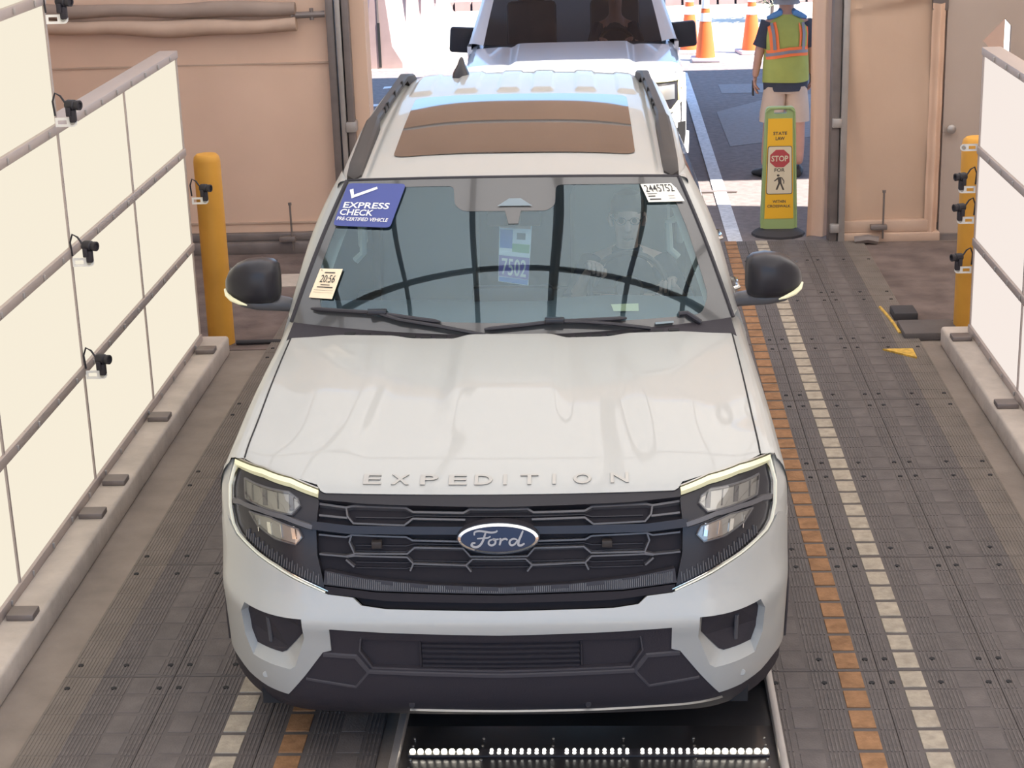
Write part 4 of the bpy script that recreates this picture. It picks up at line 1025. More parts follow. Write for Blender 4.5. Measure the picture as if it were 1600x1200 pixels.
# antenna fin
mb = MB(); b0 = roof(-.37 / .72, 4.72)
mb.ell_loft([((b0.x, 4.72, b0.z - .01), .052, .095), ((b0.x, 4.735, b0.z + .022), .046, .082), ((b0.x, 4.77, b0.z + .060), .024, .05), ((b0.x, 4.80, b0.z + .090), .013, .028), ((b0.x, 4.81, b0.z + .100), .004, .01)], 20); mb.build('antenna_fin', 'black_gloss', car)

# ---- door mirrors
for sg in (1, -1):
    mt = bpy.data.objects.new('door_mirror', None); C.objects.link(mt); mt.parent = car
    secs = []; R90 = Matrix.Rotation(PI / 2, 3, 'Y')
    def sec(x, yc, zc, ry, rz): return [V((sg * x, yc + ry * (abs(math.cos(a)) ** .65) * math.copysign(1, math.cos(a)), zc + rz * (abs(math.sin(a)) ** .65) * math.copysign(1, math.sin(a)))) for a in [2 * PI * k / 28 for k in range(28)]]
    prof = [(1.030, 1.97, 1.432, .035, .055), (1.036, 1.965, 1.434, .070, .078), (1.06, 1.955, 1.438, .090, .094), (1.11, 1.95, 1.441, .098, .100), (1.17, 1.955, 1.438, .096, .096), (1.22, 1.965, 1.428, .086, .083), (1.255, 1.98, 1.416, .066, .063), (1.275, 2.0, 1.405, .038, .036), (1.282, 2.01, 1.402, .006, .006)]
    mb = MB(); o = 0
    for s_ in prof: mb.v += [tuple(p) for p in sec(*s_)]
    for i in range(len(prof) - 1):
        for k in range(28): k2 = (k + 1) % 28; mb.face((i * 28 + k, i * 28 + k2, i * 28 + 28 + k2, i * 28 + 28 + k))
    mb.face(range(27, -1, -1)); mb.build('mirror_cap', 'black_gloss', mt, sharp=50)
    mb = MB(); lo = [(1.00, 1.99, 1.318, .035, .030), (1.06, 1.985, 1.328, .060, .030), (1.13, 1.98, 1.338, .078, .032), (1.20, 1.98, 1.352, .074, .032), (1.25, 1.99, 1.372, .052, .028), (1.272, 2.0, 1.386, .02, .012)]
    for s_ in [(.96, 2.0, 1.295, .05, .028)] + lo: mb.v += [tuple(p) for p in sec(*s_)]
    for i in range(6):
        for k in range(28): k2 = (k + 1) % 28; mb.face((i * 28 + k, i * 28 + k2, i * 28 + 28 + k2, i * 28 + 28 + k))
    mb.face(range(27, -1, -1)); mb.face(range(6 * 28, 7 * 28)); mb.build('mirror_base', 'grey_trim', mt, sharp=50)
    mb = MB(); pts = [(1.165, 1.862, 1.352), (1.20, 1.868, 1.362), (1.235, 1.885, 1.374), (1.262, 1.92, 1.386), (1.278, 1.97, 1.396)]
    mb.tube([(sg * x, y - .004, z) for x, y, z in pts], [.003, .009, .011, .010, .006], 8); mb.build('turn_signal', 'drl', mt)
    mb = MB(); mb.grid(lambda u, v: V((sg * lerp(1.05, 1.26, u), 2.048 - .02 * u, lerp(1.36, 1.51, v) - .03 * u * v)), 4, 4); mb.build('mirror_glass', 'chrome', mt)

# ---- wipers
def WP(u, v, h): return WS(u, v) + WSN(u, v) * h
def wiper(blade, arm, clip):
    w = bpy.data.objects.new('wiper', None); C.objects.link(w); w.parent = car
    mb = MB(); n = 20
    b = [WP(lerp(blade[0][0], blade[1][0], i / n), interp(i / n, [(0, blade[0][1]), (.5, blade[2]), (1, blade[1][1])]), .016 + .004 * math.sin(PI * i / n)) for i in range(n + 1)]
    mb.tube(b, [.006] + [.0125] * (n - 1) + [.006], 8, flat=.8); mb.build('blade', 'black_satin', w)
    mb = MB(); a = [WP(u, v, h) for u, v, h in arm]; mb.tube(a, [.012] * len(a), 8, flat=.7); mb.build('arm', 'black_satin', w)
    mb = MB(); c = WP(*clip, .028); mb.box(c.x, c.y, c.z, .085, .045, .022, None, .006); mb.build('clip', 'black_gloss', w)
wiper([(-.925, .088), (-.315, .068), .098], [(-.60, .090, .03), (-.50, .062, .03), (-.33, .040, .026), (-.11, -.005, .022)], (-.61, .100))
wiper([(-.115, .030), (.525, .062), .066], [(.20, .062, .03), (.32, .052, .03), (.45, .032, .026), (.62, -.012, .022)], (.20, .068))
mb = MB(); mb.tube([WP(.765, .058, .01), WP(.80, .055, .014), WP(.85, -.01, .016)], .012, 8); mb.build('washer_jet', 'black_satin', car)

# ---- stickers on the windshield
def quad(TL, TR, BR, BL, h=.004):
    def f(s, t, d=0.0):
        u = lerp(lerp(BL[0], BR[0], s), lerp(TL[0], TR[0], s), t); v = lerp(lerp(BL[1], BR[1], s), lerp(TL[1], TR[1], s), t); return WS(u, v) + WSN(u, v) * (h + d)
    return f
def sticker(name, q, mat, lab, outline=None, g=.07):
    mb = MB(); pl = outline or [(0, 0), (1, 0), (1, 1), (0, 1)]; panel(mb, pl, lambda a, b: q(a, b, .002), [], g, .0015, 0, 1)
    o = mb.build(name, mat, car, smooth=False); o['label'] = lab; return o
def fit(mb, s, q, s0, s1, t0, t1, **k):
    vs_, fs = text_tris(s, align='LEFT', **k); x0 = min(p[0] for p in vs_); x1 = max(p[0] for p in vs_); h0 = min(p[1] for p in vs_); h1 = max(p[1] for p in vs_); o = len(mb.v)
    for p in vs_: mb.v.append(tuple(q(lerp(s0, s1, (p[0] - x0) / (x1 - x0)), lerp(t0, t1, (p[1] - h0) / (h1 - h0)), .0045)))
    for f in fs: mb.face([o + i for i in f])
def bar(mb, q, s0, s1, t0, t1):
    o = len(mb.v); mb.v += [tuple(q(a, b, .0045)) for a, b in ((s0, t0), (s1, t0), (s1, t1), (s0, t1))]; mb.face(range(o, o + 4))
qe = quad((-.985, .972), (-.623, .957), (-.648, .639), (-.968, .644), .009)
st = sticker('windshield_sticker', qe, 'blue_st', 'slanted blue sticker with white tick and lettering', rounded([(0, 0), (1, 0), (1, 1), (0, 1)], .08, 4))
mb = MB(); fit(mb, 'EXPRESS', qe, .07, .86, .40, .54, bold=.018); fit(mb, 'CHECK', qe, .05, .63, .235, .375, bold=.018); fit(mb, 'PRE-CERTIFIED VEHICLE', qe, .04, .92, .115, .195, bold=.012)
mb.build('sticker_lettering', 'white_ink', st, smooth=False)
mb = MB(); tk = [(.08, .83), (.135, .86), (.185, .715), (.53, .915), (.555, .86), (.165, .625)]; o = len(mb.v)
mb.v += [tuple(qe(a, b, .0045)) for a, b in tk]; mb.face((o, o + 1, o + 2, o + 5)); mb.face((o + 2, o + 3, o + 4, o + 5)); mb.build('tick_mark', 'white_ink', st, smooth=False)
ql = quad((-.949, .345), (-.834, .353), (-.844, .162), (-.957, .158), .009)
st = sticker('windshield_label', ql, 'cream_paper', 'cream label printed 20:56', None, .2)
mb = MB(); fit(mb, '20:56', ql, .20, .84, .52, .78, bold=.004)
for (a, b, c, d) in ((.28, .74, .84, .875), (.30, .70, .43, .455), (.18, .86, .345, .38), (.10, .92, .255, .263), (.08, .14, .93, .95), (.1, .92, .18, .186)): bar(mb, ql, a, b, c, d)
mb.build('label_print', 'black_ink', st, smooth=False)
qn = quad((.754, .931), (.950, .937), (.973, .793), (.769, .795), .009)
st = sticker('windshield_label', qn, 'white_paper', 'white label printed 2445752', [(0, 0), (1, 0), (1, .72), (.95, .9), (.93, 1), (0, 1)], .2)
mb = MB(); fit(mb, '2445752', qn, .06, .90, .53, .93, bold=.004)
for (a, b, c, d) in ((.06, .34, .42, .45), (.06, .26, .27, .33), (.06, .38, .10, .16), (.62, .80, .28, .30), (.62, .80, .16, .18)): bar(mb, qn, a, b, c, d)
mb.build('label_print', 'black_ink', st, smooth=False)

# ---- cabin
ins = MB(); ins.grid(lambda u, v: V((lerp(-.92, .92, u), lerp(1.62 + .16 * (2 * u - 1) ** 2, 2.42, v), 1.235 + .02 * math.sin(v * PI) - .02 * v + .012 * math.exp(-((u - .76) / .10) ** 2) * v)), 40, 10)
ins.grid(lambda u, v: V((lerp(-.92, .92, u), 2.42 + .05 * math.sin(v * PI), lerp(1.215, .75, v))), 20, 6); ins.build('dashboard', 'dash', car)
MB().b2(-.20, .18, 2.34, 2.40, 1.17, 1.29, .02).build('centre_screen', 'black_gloss', car)
MB().b2(-.95, .95, 1.7, 5.0, .50, .56).build('cabin_floor', 'dash', car, smooth=False)
mb = MB(); mb.grid(lambda u, v: roof(2 * u - 1, lerp(2.30, 5.0, v)) * 1 + V((0, 0, -.055)), 12, 12); mb.build('headliner', 'pillar_in', car)
for x in (-.48, .52):
    s_ = bpy.data.objects.new('front_seat', None); C.objects.link(s_); s_.parent = car
    MB().b2(x - .27, x + .27, 2.85, 3.38, .78, .93, .05).build('cushion', 'seat', s_)
    R = Matrix.Rotation(-.28, 3, 'X'); mb = MB(); mb.box(x, 3.46, 1.20, .52, .15, .68, R, .06); mb.build('backrest', 'seat', s_)
    mb = MB(); mb.box(x, 3.55, 1.60, .28, .10, .20, R, .045); mb.build('headrest', 'seat', s_)
MB().b2(-.70, .70, 4.1, 4.3, .8, 1.45, .06).build('rear_bench', 'dash', car)
mb = MB(); T = Matrix.Translation((.54, 2.70, 1.175)) @ Matrix.Rotation(1.05, 4, 'X')
mb.lathe([(.185 + .015 * math.cos(a), .015 * math.sin(a)) for a in [2 * PI * k / 10 for k in range(11)]], 40, T)
for a in (0, PI, -PI / 2): mb.tube([T @ V((0, 0, -.02)), T @ V((.18 * math.cos(a), .18 * math.sin(a), 0))], .018, 8)
mb.lathe([(0, .02), (.06, .018), (.075, -.01), (.06, -.05), (0, -.06)], 20, T); mb.build('steering_wheel', 'black_satin', car)
# rear view mirror, sensor housing, grab handles, light pillar trims
mb = MB(); mb.b2(-.025, .035, 2.16, 2.24, 1.62, 1.76, .01); mb.b2(-.12, .13, 2.24, 2.27, 1.60, 1.67, .012); mb.build('rear_view_mirror', 'black_satin', car)
mb = MB(); q4 = [(-.075, .793), (.12, .792), (.055, .845), (-.01, .845)]; o = 0; mb.v += [tuple(WS(a, b) + WSN(a, b) * .008) for a, b in q4]; mb.face((0, 1, 2, 3)); mb.build('sensor_window', 'cloudy_glass', wsh, smooth=False)
for sg in (1, -1):
    mb = MB(); mb.grid(lambda u, v: WS(sg * .93, v) * 1.0 + V((-sg * .02 + sg * .07 * u, .05 + .18 * u, -.03)), 6, 12); mb.build('pillar_trim', 'pillar_in', car)
    mb = MB(); mb.tube([(sg * .76, 2.55, 1.56), (sg * .72, 2.56, 1.54), (sg * .73, 2.60, 1.40), (sg * .77, 2.60, 1.36)], .018, 8); mb.build('grab_handle', 'pillar_in', car)
    mb = MB(); mb.grid(lambda u, v: V((sg * .95, lerp(1.9, 4.9, u), lerp(.6, 1.27, v))), 4, 4); mb.build('door_trim', 'dash', car)
    mb = MB(); mb.b2(sg * .80, sg * .84, 3.30, 3.42, 1.25, 1.68, .015); mb.build('seat_belt_pillar', 'pillar_in', car)

# ---- loose things in the car
def carobj(o): o.location = car.location; o.rotation_euler = car.rotation_euler; return o
ht = thing('hang_tag', 'tall hang tag numbered 7502 hanging from the rear view mirror of the SUV', 'tag')
carobj(ht)
HT = lambda s, t, d=0: V((lerp(lerp(-.077, .062, s), lerp(-.065, .086, s), t), 2.35 - .0 - d, lerp(lerp(1.317, 1.295, s), lerp(1.617, 1.608, s), t)))
def plate(mat, name, s0, s1, t0, t1, d, outline=None):
    mb = MB(); mb.prism(outline or [(s0, t0), (s1, t0), (s1, t1), (s0, t1)], lambda p, k: HT(p[0], p[1], d + k), .0012); return mb.build(name, mat, ht, smooth=False)
plate('tag_white', 'card', 0, 1, 0, 1, 0, [(0, 0), (1, 0), (1, 1), (.70, 1), (.62, .88), (.40, .88), (.30, 1), (0, 1)])
plate('tag_brown', 'top_print', .03, .97, .855, .93, .0018); plate('tag_blue', 'blue_print', .03, .42, .54, .83, .0018); plate('tag_white', 'picture_print', .45, .97, .70, .83, .0018); plate('tag_green', 'green_print', .42, .97, .49, .62, .0018)
plate('dash', 'picture_car', .55, .82, .69, .79, .0032); plate('tag_white', 'white_print', .02, .98, .425, .485, .0018); plate('purple_st', 'purple_print', .01, .99, .09, .42, .0018); plate('tag_blue', 'foot_print', .02, .98, .01, .08, .0018)
mb = MB(); vs_, fs = text_tris('7502', size=1, bold=.012, align='LEFT'); x0 = min(p[0] for p in vs_); x1 = max(p[0] for p in vs_); h1 = max(p[1] for p in vs_); o = 0
mb.v = [tuple(HT(lerp(.10, .90, (p[0] - x0) / (x1 - x0)), lerp(.125, .385, p[1] / h1), .0032)) for p in vs_]; mb.fm = []; [mb.face(f) for f in fs]; mb.build('numerals', 'tag_pale', ht, smooth=False)
mb = MB(); mb.prism([(.44, 2.13), (.565, 2.14), (.562, 2.02), (.45, 2.02)], lambda p, d: (p[0], p[1], 1.262 - d), .002); o = mb.build('paper_slip', 'yellow_paper', None, smooth=False); carobj(o); tag(o, 'pale yellow paper slip lying on the dashboard behind the windshield', 'paper')

# ================================================================== people
def skin_mesh(name, nodes, edges, mat, parent, sub=2, extra=None, loc=None):
    """one continuous body surface grown round a skeleton; nodes: (pos, rx, ry)"""
    me = bpy.data.meshes.new(name); me.from_pydata([n[0] for n in nodes], edges, []); o = bpy.data.objects.new(name, me); C.objects.link(o)
    m = o.modifiers.new('skin', 'SKIN'); m.use_smooth_shade = True
    for i, n in enumerate(nodes):
        sv = me.skin_vertices[0].data[i]; sv.radius = (n[1], n[2] if len(n) > 2 else n[1]); sv.use_root = (i == 0)
    s_ = o.modifiers.new('sub', 'SUBSURF'); s_.levels = sub; s_.render_levels = sub
    mesh_from_modifiers(o); o.data.materials.clear(); o.data.materials.append(M[mat]); o.data.name = name
    if extra:
        bm = bmesh.new(); bm.from_mesh(o.data); ob = len(bm.verts)
        vv = [bm.verts.new(p) for p in extra.v]
        for f in extra.f:
            try: bm.faces.new([vv[i] for i in f]).smooth = True
            except ValueError: pass
        bmesh.ops.recalc_face_normals(bm, faces=bm.faces); bm.to_mesh(o.data); bm.free()
    o.data.polygons.foreach_set('use_smooth', [True] * len(o.data.polygons))
    o.parent = parent; return o
def hand_mesh(mb, wrist, d, side, nrm, curl=.5, s=1.0):
    """palm, four bent fingers of different length and a thumb leaving the side of the palm"""
    d = V(d).normalized(); side = V(side).normalized(); nrm = V(nrm).normalized(); w = V(wrist)
    fr = Matrix((side, nrm, d)).transposed()
    mb.ell_loft([(w - d * .01 * s, .026 * s, .019 * s, fr), (w + d * .025 * s, .037 * s, .017 * s, fr), (w + d * .06 * s, .042 * s, .015 * s, fr), (w + d * .088 * s, .040 * s, .012 * s, fr)], 14)
    for i, (off, L) in enumerate(((-.030, .070), (-.010, .080), (.010, .075), (.029, .058))):
        p = w + d * (.078 - .004 * abs(i - 1)) * s + side * off * s; pts = [p]; a = 0
        for k in range(3):
            a += curl * (.75 + .15 * k); q = pts[-1] + (d * math.cos(a) - nrm * math.sin(a)) * L * (.45, .32, .23)[k] * s; pts.append(q)
        mb.tube(pts, [.0095 * s, .0092 * s, .0085 * s, .0065 * s], 8)
    p = w + d * .02 * s - side * .034 * s; a = .8
    mb.tube([p, p + (d * .8 - side * .6) * .035 * s - nrm * .006 * s, p + (d * .95 - side * .25) * .062 * s - nrm * .02 * s * (1 + curl), p + (d * 1.0 + side * .05) * .080 * s - nrm * .034 * s * (1 + curl)], [.013 * s, .0115 * s, .010 * s, .007 * s], 8)

# ---- worker in the safety vest, seen from behind
wk = thing('person', 'person in lime safety vest, khaki shorts and grey hat seen from behind', 'person', (1.735, 16.62, 0), 0)
nodes = [((0, 0, .95), .15, .11), ((0, .0, 1.12), .15, .10), ((0, 0, 1.30), .165, .105), ((0, -.005, 1.44), .10, .075), ((0, .005, 1.53), .058), ((0, .02, 1.62), .075, .085), ((0, .02, 1.71), .082, .095), ((0, .015, 1.78), .06, .07),
         ((-.18, 0, 1.42), .062), ((-.245, .0, 1.16), .046), ((-.275, .045, .93), .031),
         ((.18, 0, 1.42), .062), ((.235, .02, 1.16), .046), ((.245, .09, .94), .031),
         ((-.10, 0, .86), .10), ((-.135, .03, .50), .062, .066), ((-.155, -.005, .28), .055, .06), ((-.175, 0, .10), .038, .045),
         ((.10, 0, .86), .10), ((.125, .0, .50), .062, .066), ((.135, .04, .28), .055, .06), ((.14, .07, .10), .038, .045)]
edges = [(0, 1), (1, 2), (2, 3), (3, 4), (4, 5), (5, 6), (6, 7), (3, 8), (8, 9), (9, 10), (3, 11), (11, 12), (12, 13), (0, 14), (14, 15), (15, 16), (16, 17), (0, 18), (18, 19), (19, 20), (20, 21)]
hx = MB(); hand_mesh(hx, (-.275, .045, .925), (-.02, .12, -1), (.15, 1, .1), (-1, .1, 0), .35); hand_mesh(hx, (.245, .09, .935), (0, .12, -1), (-.1, 1, .1), (1, .1, 0), .4)
for sx in (-1, 1): hx.ell_loft([((sx * .078, .03, 1.64), .012, .022), ((sx * .088, .025, 1.665), .012, .03), ((sx * .080, .03, 1.70), .010, .022)], 10)
for sx in (-1, 1): hx.ell_loft([((sx * .03, .105, 1.675), .012, .012), ((sx * .03, .108, 1.683), .012, .010)], 8)
hx.ell_loft([((0, .10, 1.65), .014, .02), ((0, .10, 1.69), .008, .01)], 8)
skin_mesh('body', nodes, edges, 'skin', wk, 2, hx)
def vsec(z): return interp(z, [(.905, .212), (1.05, .208), (1.2, .200), (1.32, .205), (1.40, .205), (1.45, .175), (1.485, .11), (1.51, .08)]), interp(z, [(.905, .165), (1.05, .155), (1.2, .145), (1.32, .14), (1.40, .125), (1.45, .10), (1.485, .085), (1.51, .075)])
def hem(a): return .014 * math.cos(a) + .010 * math.sin(2 * a)
mb = MB(); mb.grid(lambda u, v: (lambda a, z: (vsec(z)[0] * math.copysign(abs(math.cos(a)) ** .85, math.cos(a)), vsec(z)[1] * math.copysign(abs(math.sin(a)) ** .85, math.sin(a)) - .0 + .004 * math.sin(6 * a + z * 20) * (1 - v), z + hem(a) * (1 - v)))(2 * PI * u, lerp(.905, 1.51, v)), 40, 26, True)
vest = mb.build('safety_vest', 'vest', wk, sharp=60)
def VB(x, z, h=.004):
    rx, ry = vsec(z); c = max(-.999, min(.999, x / rx)); return V((x, -ry * (1 - abs(c) ** (2 / .85)) ** (.85 / 2) - h - .004, z))
def vstrip(pts, w, mat, h, name, par):
    m2 = MB(); f = resample(pts, .02, False); rows = []
    for i, p in enumerate(f):
        t = (V(f[min(i + 1, len(f) - 1)]) - V(f[max(i - 1, 0)])).normalized(); n = V((-t.y, t.x)) * w / 2; a = V(p) + n; b = V(p) - n
        rows.append((len(m2.v), len(m2.v) + 1)); m2.v += [tuple(VB(a.x, a.y, h)), tuple(VB(b.x, b.y, h))]
    for (a, b), (c, e) in zip(rows, rows[1:]): m2.face((a, b, e, c))
    return m2.build(name, mat, par, smooth=False)
for pts in ([(-.145, 1.44), (-.125, 1.34), (-.112, 1.20)], [(.140, 1.44), (.150, 1.34), (.145, 1.20)], [(-.193, 1.150), (-.10, 1.165), (.02, 1.183), (.12, 1.186), (.193, 1.180)]):
    vstrip(pts, .082, 'vest_orange', .003, 'orange_tape', vest); vstrip(pts, .028, 'vest_grey', .006, 'grey_tape', vest)
mb = MB(); mb.ell_loft([((0, 0, .82), .200, .150), ((0, 0, .88), .205, .152), ((0, 0, .96), .203, .150), ((0, 0, 1.05), .198, .143)], 28, False)
for sx, el in ((-1, (-.245, .0, 1.16)), (1, (.235, .02, 1.16))):
    a = V((sx * .155, 0, 1.44)); b = V(el); d = (b - a).normalized(); 
    mb.tube([a, a.lerp(b, .3), a.lerp(b, .62), a.lerp(b, .80)], [.078, .076, .074, .080], 16)
mb.build('tee_shirt', 'navy', wk)
mb = MB(); mb.ell_loft([((0, 0, .80), .180, .135), ((0, 0, .90), .186, .140), ((0, 0, .98), .178, .13)], 24, True)
for sx, kx in ((-1, -.125), (1, .118)): mb.ell_loft([((sx * .095, 0, .86), .10, .125), ((sx * .10, .005, .74), .112, .128), ((kx * .95, .01, .62), .112, .122), ((kx, .015, .53), .110, .118)], 22)
mb.build('shorts', 'khaki', wk)
for (x, y, a) in ((-.175, 0, .5), (.14, .07, -.15)):
    mb = MB(); R = Matrix.Rotation(a, 3, 'Z'); T = lambda p: V((x, y, 0)) + R @ V(p)
    mb.v = []; secs = [(-.085, .030, .075), (-.06, .042, .095), (0, .046, .105), (.08, .046, .075), (.15, .044, .06), (.19, .028, .045)]
    for yy, w, h in secs:
        for k in range(12): an = 2 * PI * k / 12; mb.v.append(tuple(T((w * math.cos(an), yy, max(0, h / 2 + h / 2 * math.sin(an))))))
    for i in range(len(secs) - 1):
        for k in range(12): k2 = (k + 1) % 12; mb.face((i * 12 + k, i * 12 + k2, i * 12 + 12 + k2, i * 12 + 12 + k))
    mb.face(range(11, -1, -1)); mb.face(range(60, 72)); mb.build('shoe', 'shoe', wk)
mb = MB(); mb.lathe([(.125, 1.60), (.112, 1.63), (.105, 1.70), (.100, 1.78), (.07, 1.83), (0, 1.845)], 24, Matrix.Translation((0, .015, 0))); mb.lathe([(.17, 1.655), (.11, 1.685)], 24, Matrix.Translation((0, .03, 0))); mb.build('hat', 'cap_grey', wk)
mb = MB(); mb.tube([(-.17, -.02, 1.475), (-.12, -.055, 1.50), (-.07, -.06, 1.525), (-.05, 0.0, 1.54), (-.06, .06, 1.51)], [.020, .028, .03, .028, .02], 10); mb.tube([(.17, -.02, 1.475), (.12, -.055, 1.50), (.07, -.06, 1.525), (.05, 0.0, 1.54), (.06, .06, 1.51)], [.020, .028, .03, .028, .02], 10); mb.build('blue_collar', 'blue_cloth', wk)
ph = MB().b2(-.008, .008, -.035, .035, -.07, .07, .004).build('handheld_scanner', 'black_satin', None, loc=(1.445, 16.70, .83)); tag(ph, 'small black handset held in the left hand of the vest wearer', 'handset')

# ---- driver of the SUV
dv = thing('person', 'person in dark blue shirt holding the steering wheel of the white SUV', 'person'); dv.location = car.location; dv.rotation_euler = car.rotation_euler
X0 = .545
nodes = [((X0, 3.15, .98), .15, .11), ((X0, 3.19, 1.10), .15, .105), ((X0, 3.17, 1.20), .14, .09), ((X0, 3.14, 1.27), .055), ((X0, 3.10, 1.36), .062, .07), ((X0, 3.09, 1.44), .078, .088), ((X0, 3.10, 1.52), .07, .08),
         ((X0 - .19, 3.15, 1.19), .058), ((X0 - .26, 2.98, 1.06), .045), ((X0 - .185, 2.80, 1.25), .030),
         ((X0 + .19, 3.15, 1.19), .058), ((X0 + .27, 2.98, 1.03), .045), ((X0 + .20, 2.79, 1.17), .030),
         ((X0 - .10, 3.05, .96), .09), ((X0 - .13, 2.68, 1.0), .07), ((X0 - .13, 2.45, .75), .05), ((X0 + .10, 3.05, .96), .09), ((X0 + .13, 2.68, 1.0), .07), ((X0 + .13, 2.45, .75), .05)]
edges = [(0, 1), (1, 2), (2, 3), (3, 4), (4, 5), (5, 6), (2, 7), (7, 8), (8, 9), (2, 10), (10, 11), (11, 12), (0, 13), (13, 14), (14, 15), (0, 16), (16, 17), (17, 18)]
hx = MB(); hand_mesh(hx, (X0 - .185, 2.80, 1.255), (.18, -.85, .50), (-.9, .0, .3), (0, .45, .9), .75, 1.05); hand_mesh(hx, (X0 + .20, 2.79, 1.175), (-.18, -.85, .45), (.9, .0, .3), (0, .45, .9), .75, 1.05)
hx.ell_loft([((X0, 3.01, 1.385), .016, .016), ((X0, 2.985, 1.405), .017, .018), ((X0, 3.0, 1.45), .010, .012)], 10)
for sx in (-1, 1): hx.ell_loft([((X0 + sx * .080, 3.10, 1.40), .010, .02), ((X0 + sx * .09, 3.105, 1.43), .011, .028), ((X0 + sx * .082, 3.10, 1.465), .010, .02)], 10)
skin_mesh('body', nodes, edges, 'skin_pale', dv, 2, hx)
mb = MB()
for sx in (-1, 1): mb.lathe([(0, .004), (.012, .002), (.013, 0)], 12, Matrix.Translation((X0 + sx * .033, 3.005, 1.445)) @ Matrix.Rotation(PI / 2, 4, 'X'))
mb.tube([(X0 - .028, 3.008, 1.352), (X0, 3.0, 1.349), (X0 + .028, 3.008, 1.352)], .004, 6); mb.build('eyes_and_mouth', 'hair', dv)
mb = MB(); mb.ell_loft([((X0, 3.115, 1.47), .086, .088), ((X0, 3.115, 1.52), .084, .09), ((X0, 3.115, 1.565), .062, .066), ((X0, 3.115, 1.585), .02, .02)], 20); mb.build('hair', 'hair', dv)
mb = MB()
for sx in (-1, 1):
    mb.tube([(X0 + sx * .034 + .024 * math.cos(a), 2.995, 1.445 + .018 * math.sin(a)) for a in [2 * PI * k / 14 for k in range(15)]], .0025, 6); mb.tube([(X0 + sx * .058, 2.998, 1.447), (X0 + sx * .088, 3.09, 1.45)], .0025, 6)
mb.tube([(X0 - .010, 2.993, 1.449), (X0 + .010, 2.993, 1.449)], .0025, 6); mb.build('glasses', 'black_satin', dv)
mb = MB(); mb.ell_loft([((X0, 3.15, .90), .20, .15), ((X0, 3.18, 1.05), .20, .145), ((X0, 3.18, 1.16), .205, .13), ((X0, 3.165, 1.22), .17, .10), ((X0, 3.145, 1.265), .085, .075), ((X0, 3.135, 1.285), .065, .065)], 24)
for sx in (-1, 1):
    a = V((X0 + sx * .17, 3.15, 1.20)); b = V((X0 + sx * .265, 2.98, 1.05)); mb.tube([a, a.lerp(b, .4), a.lerp(b, .85), a.lerp(b, 1.05)], [.072, .068, .064, .066], 14)
mb.build('shirt', 'shirt_dark', dv)
mb = MB(); mb.ell_loft([((X0, 3.12, .84), .20, .17), ((X0, 3.10, .98), .19, .16)], 20)
for sx in (-1, 1): mb.tube([(X0 + sx * .10, 3.06, .96), (X0 + sx * .13, 2.68, 1.0), (X0 + sx * .13, 2.45, .74)], [.10, .085, .065], 14)
mb.build('trousers', 'navy', dv)

# ================================================================== white pickup truck outside the doorway
tk_ = thing('pickup_truck', 'white pickup truck with black mirrors waiting outside behind the SUV', 'truck', (-.215, 15.62, 0), .004)
def TY(z): return interp(z, [(.35, .10), (.5, .03), (.75, .0), (.95, .02), (1.06, .07), (1.12, .13)])
def TF(x, z): return (x, TY(z) + .08 * x * x + 2.2 * max(0, abs(x) - .74) ** 2, z)
def tpanel(nm, pl, mat, par, off=0.0, d=.03, g=.06): mb = MB(); panel(mb, pl, TF, [], g, d, off, 1); return mb.build(nm, mat, par, sharp=30)
tpanel('front_fascia', [(-1.0, .42), (1.0, .42), (1.0, 1.10), (.88, 1.125), (-.88, 1.125), (-1.0, 1.10)], 'truck_white', tk_)
tg = tpanel('grille', [(-.66, .66), (.66, .66), (.68, 1.04), (-.68, 1.04)], 'black_gloss', tk_, .012)
mb = MB()
for z in (.74, .83, .92, .99): strip(mb, [(-.66, z), (0, z), (.66, z)], TF, .022, .015, .012)
mb.build('grille_bars', 'black_satin', tg, smooth=False)
tpanel('bumper', [(-1.0, .40), (1.0, .40), (1.0, .60), (-1.0, .60)], 'truck_white', tk_, .035, .05)
tpanel('lower_intake', [(-.55, .44), (.55, .44), (.5, .55), (-.5, .55)], 'black_matt', tk_, .04, .01)
for sg in (1, -1):
    P = lambda l: [(a * sg, b) for a, b in l]
    h = bpy.data.objects.new('headlight', None); C.objects.link(h); h.parent = tk_
    tpanel('housing', P([(.70, 1.07), (.955, 1.075), (.955, .86), (.87, .78), (.70, .86)]), 'black_gloss', h, .008)
    mb = MB(); strip(mb, P([(.70, 1.055), (.935, 1.06), (.935, .88), (.865, .80), (.83, .80)]), TF, .032, .014, .010); mb.build('running_light', 'drl', h)
    tpanel('lamp', P([(.73, 1.01), (.89, 1.02), (.89, .90), (.73, .90)]), 'reflector', h, .012, .01)
    tpanel('corner_duct', P([(.90, .50), (.96, .50), (.96, .70), (.90, .70)]), 'dark_void', tk_, .045, .01)
def thood(u, v):
    x = (2 * u - 1) * .90; y0 = TF(x, 1.125)[1]; y1 = 1.26 + .10 * x * x; y = lerp(y0, y1, v); a = abs(x)
    z = 1.125 + .12 * (v ** .7) - .03 * v * (a / .9) ** 3 + .025 * sst(0, .3, v) * sst(.58, .50, a) - .012 * math.exp(-((a - .56) / .04) ** 2)
    return (x, y, z)
mb = MB(); mb.grid(thood, 60, 24); mb.build('hood', 'truck_white', tk_, sharp=60)
def tws(u, v):
    uu = 2 * u - 1; b = V((.84 * uu, 1.26 + .16 * uu * uu, 1.235)); t = V((.70 * uu, 2.0 + .10 * uu * uu, 1.80)); return b.lerp(t, v) + V((0, -.02, .02)) * math.sin(PI * v)
mb = MB(); mb.grid(tws, 24, 12); mb.build('windshield', 'truck_glass', tk_)
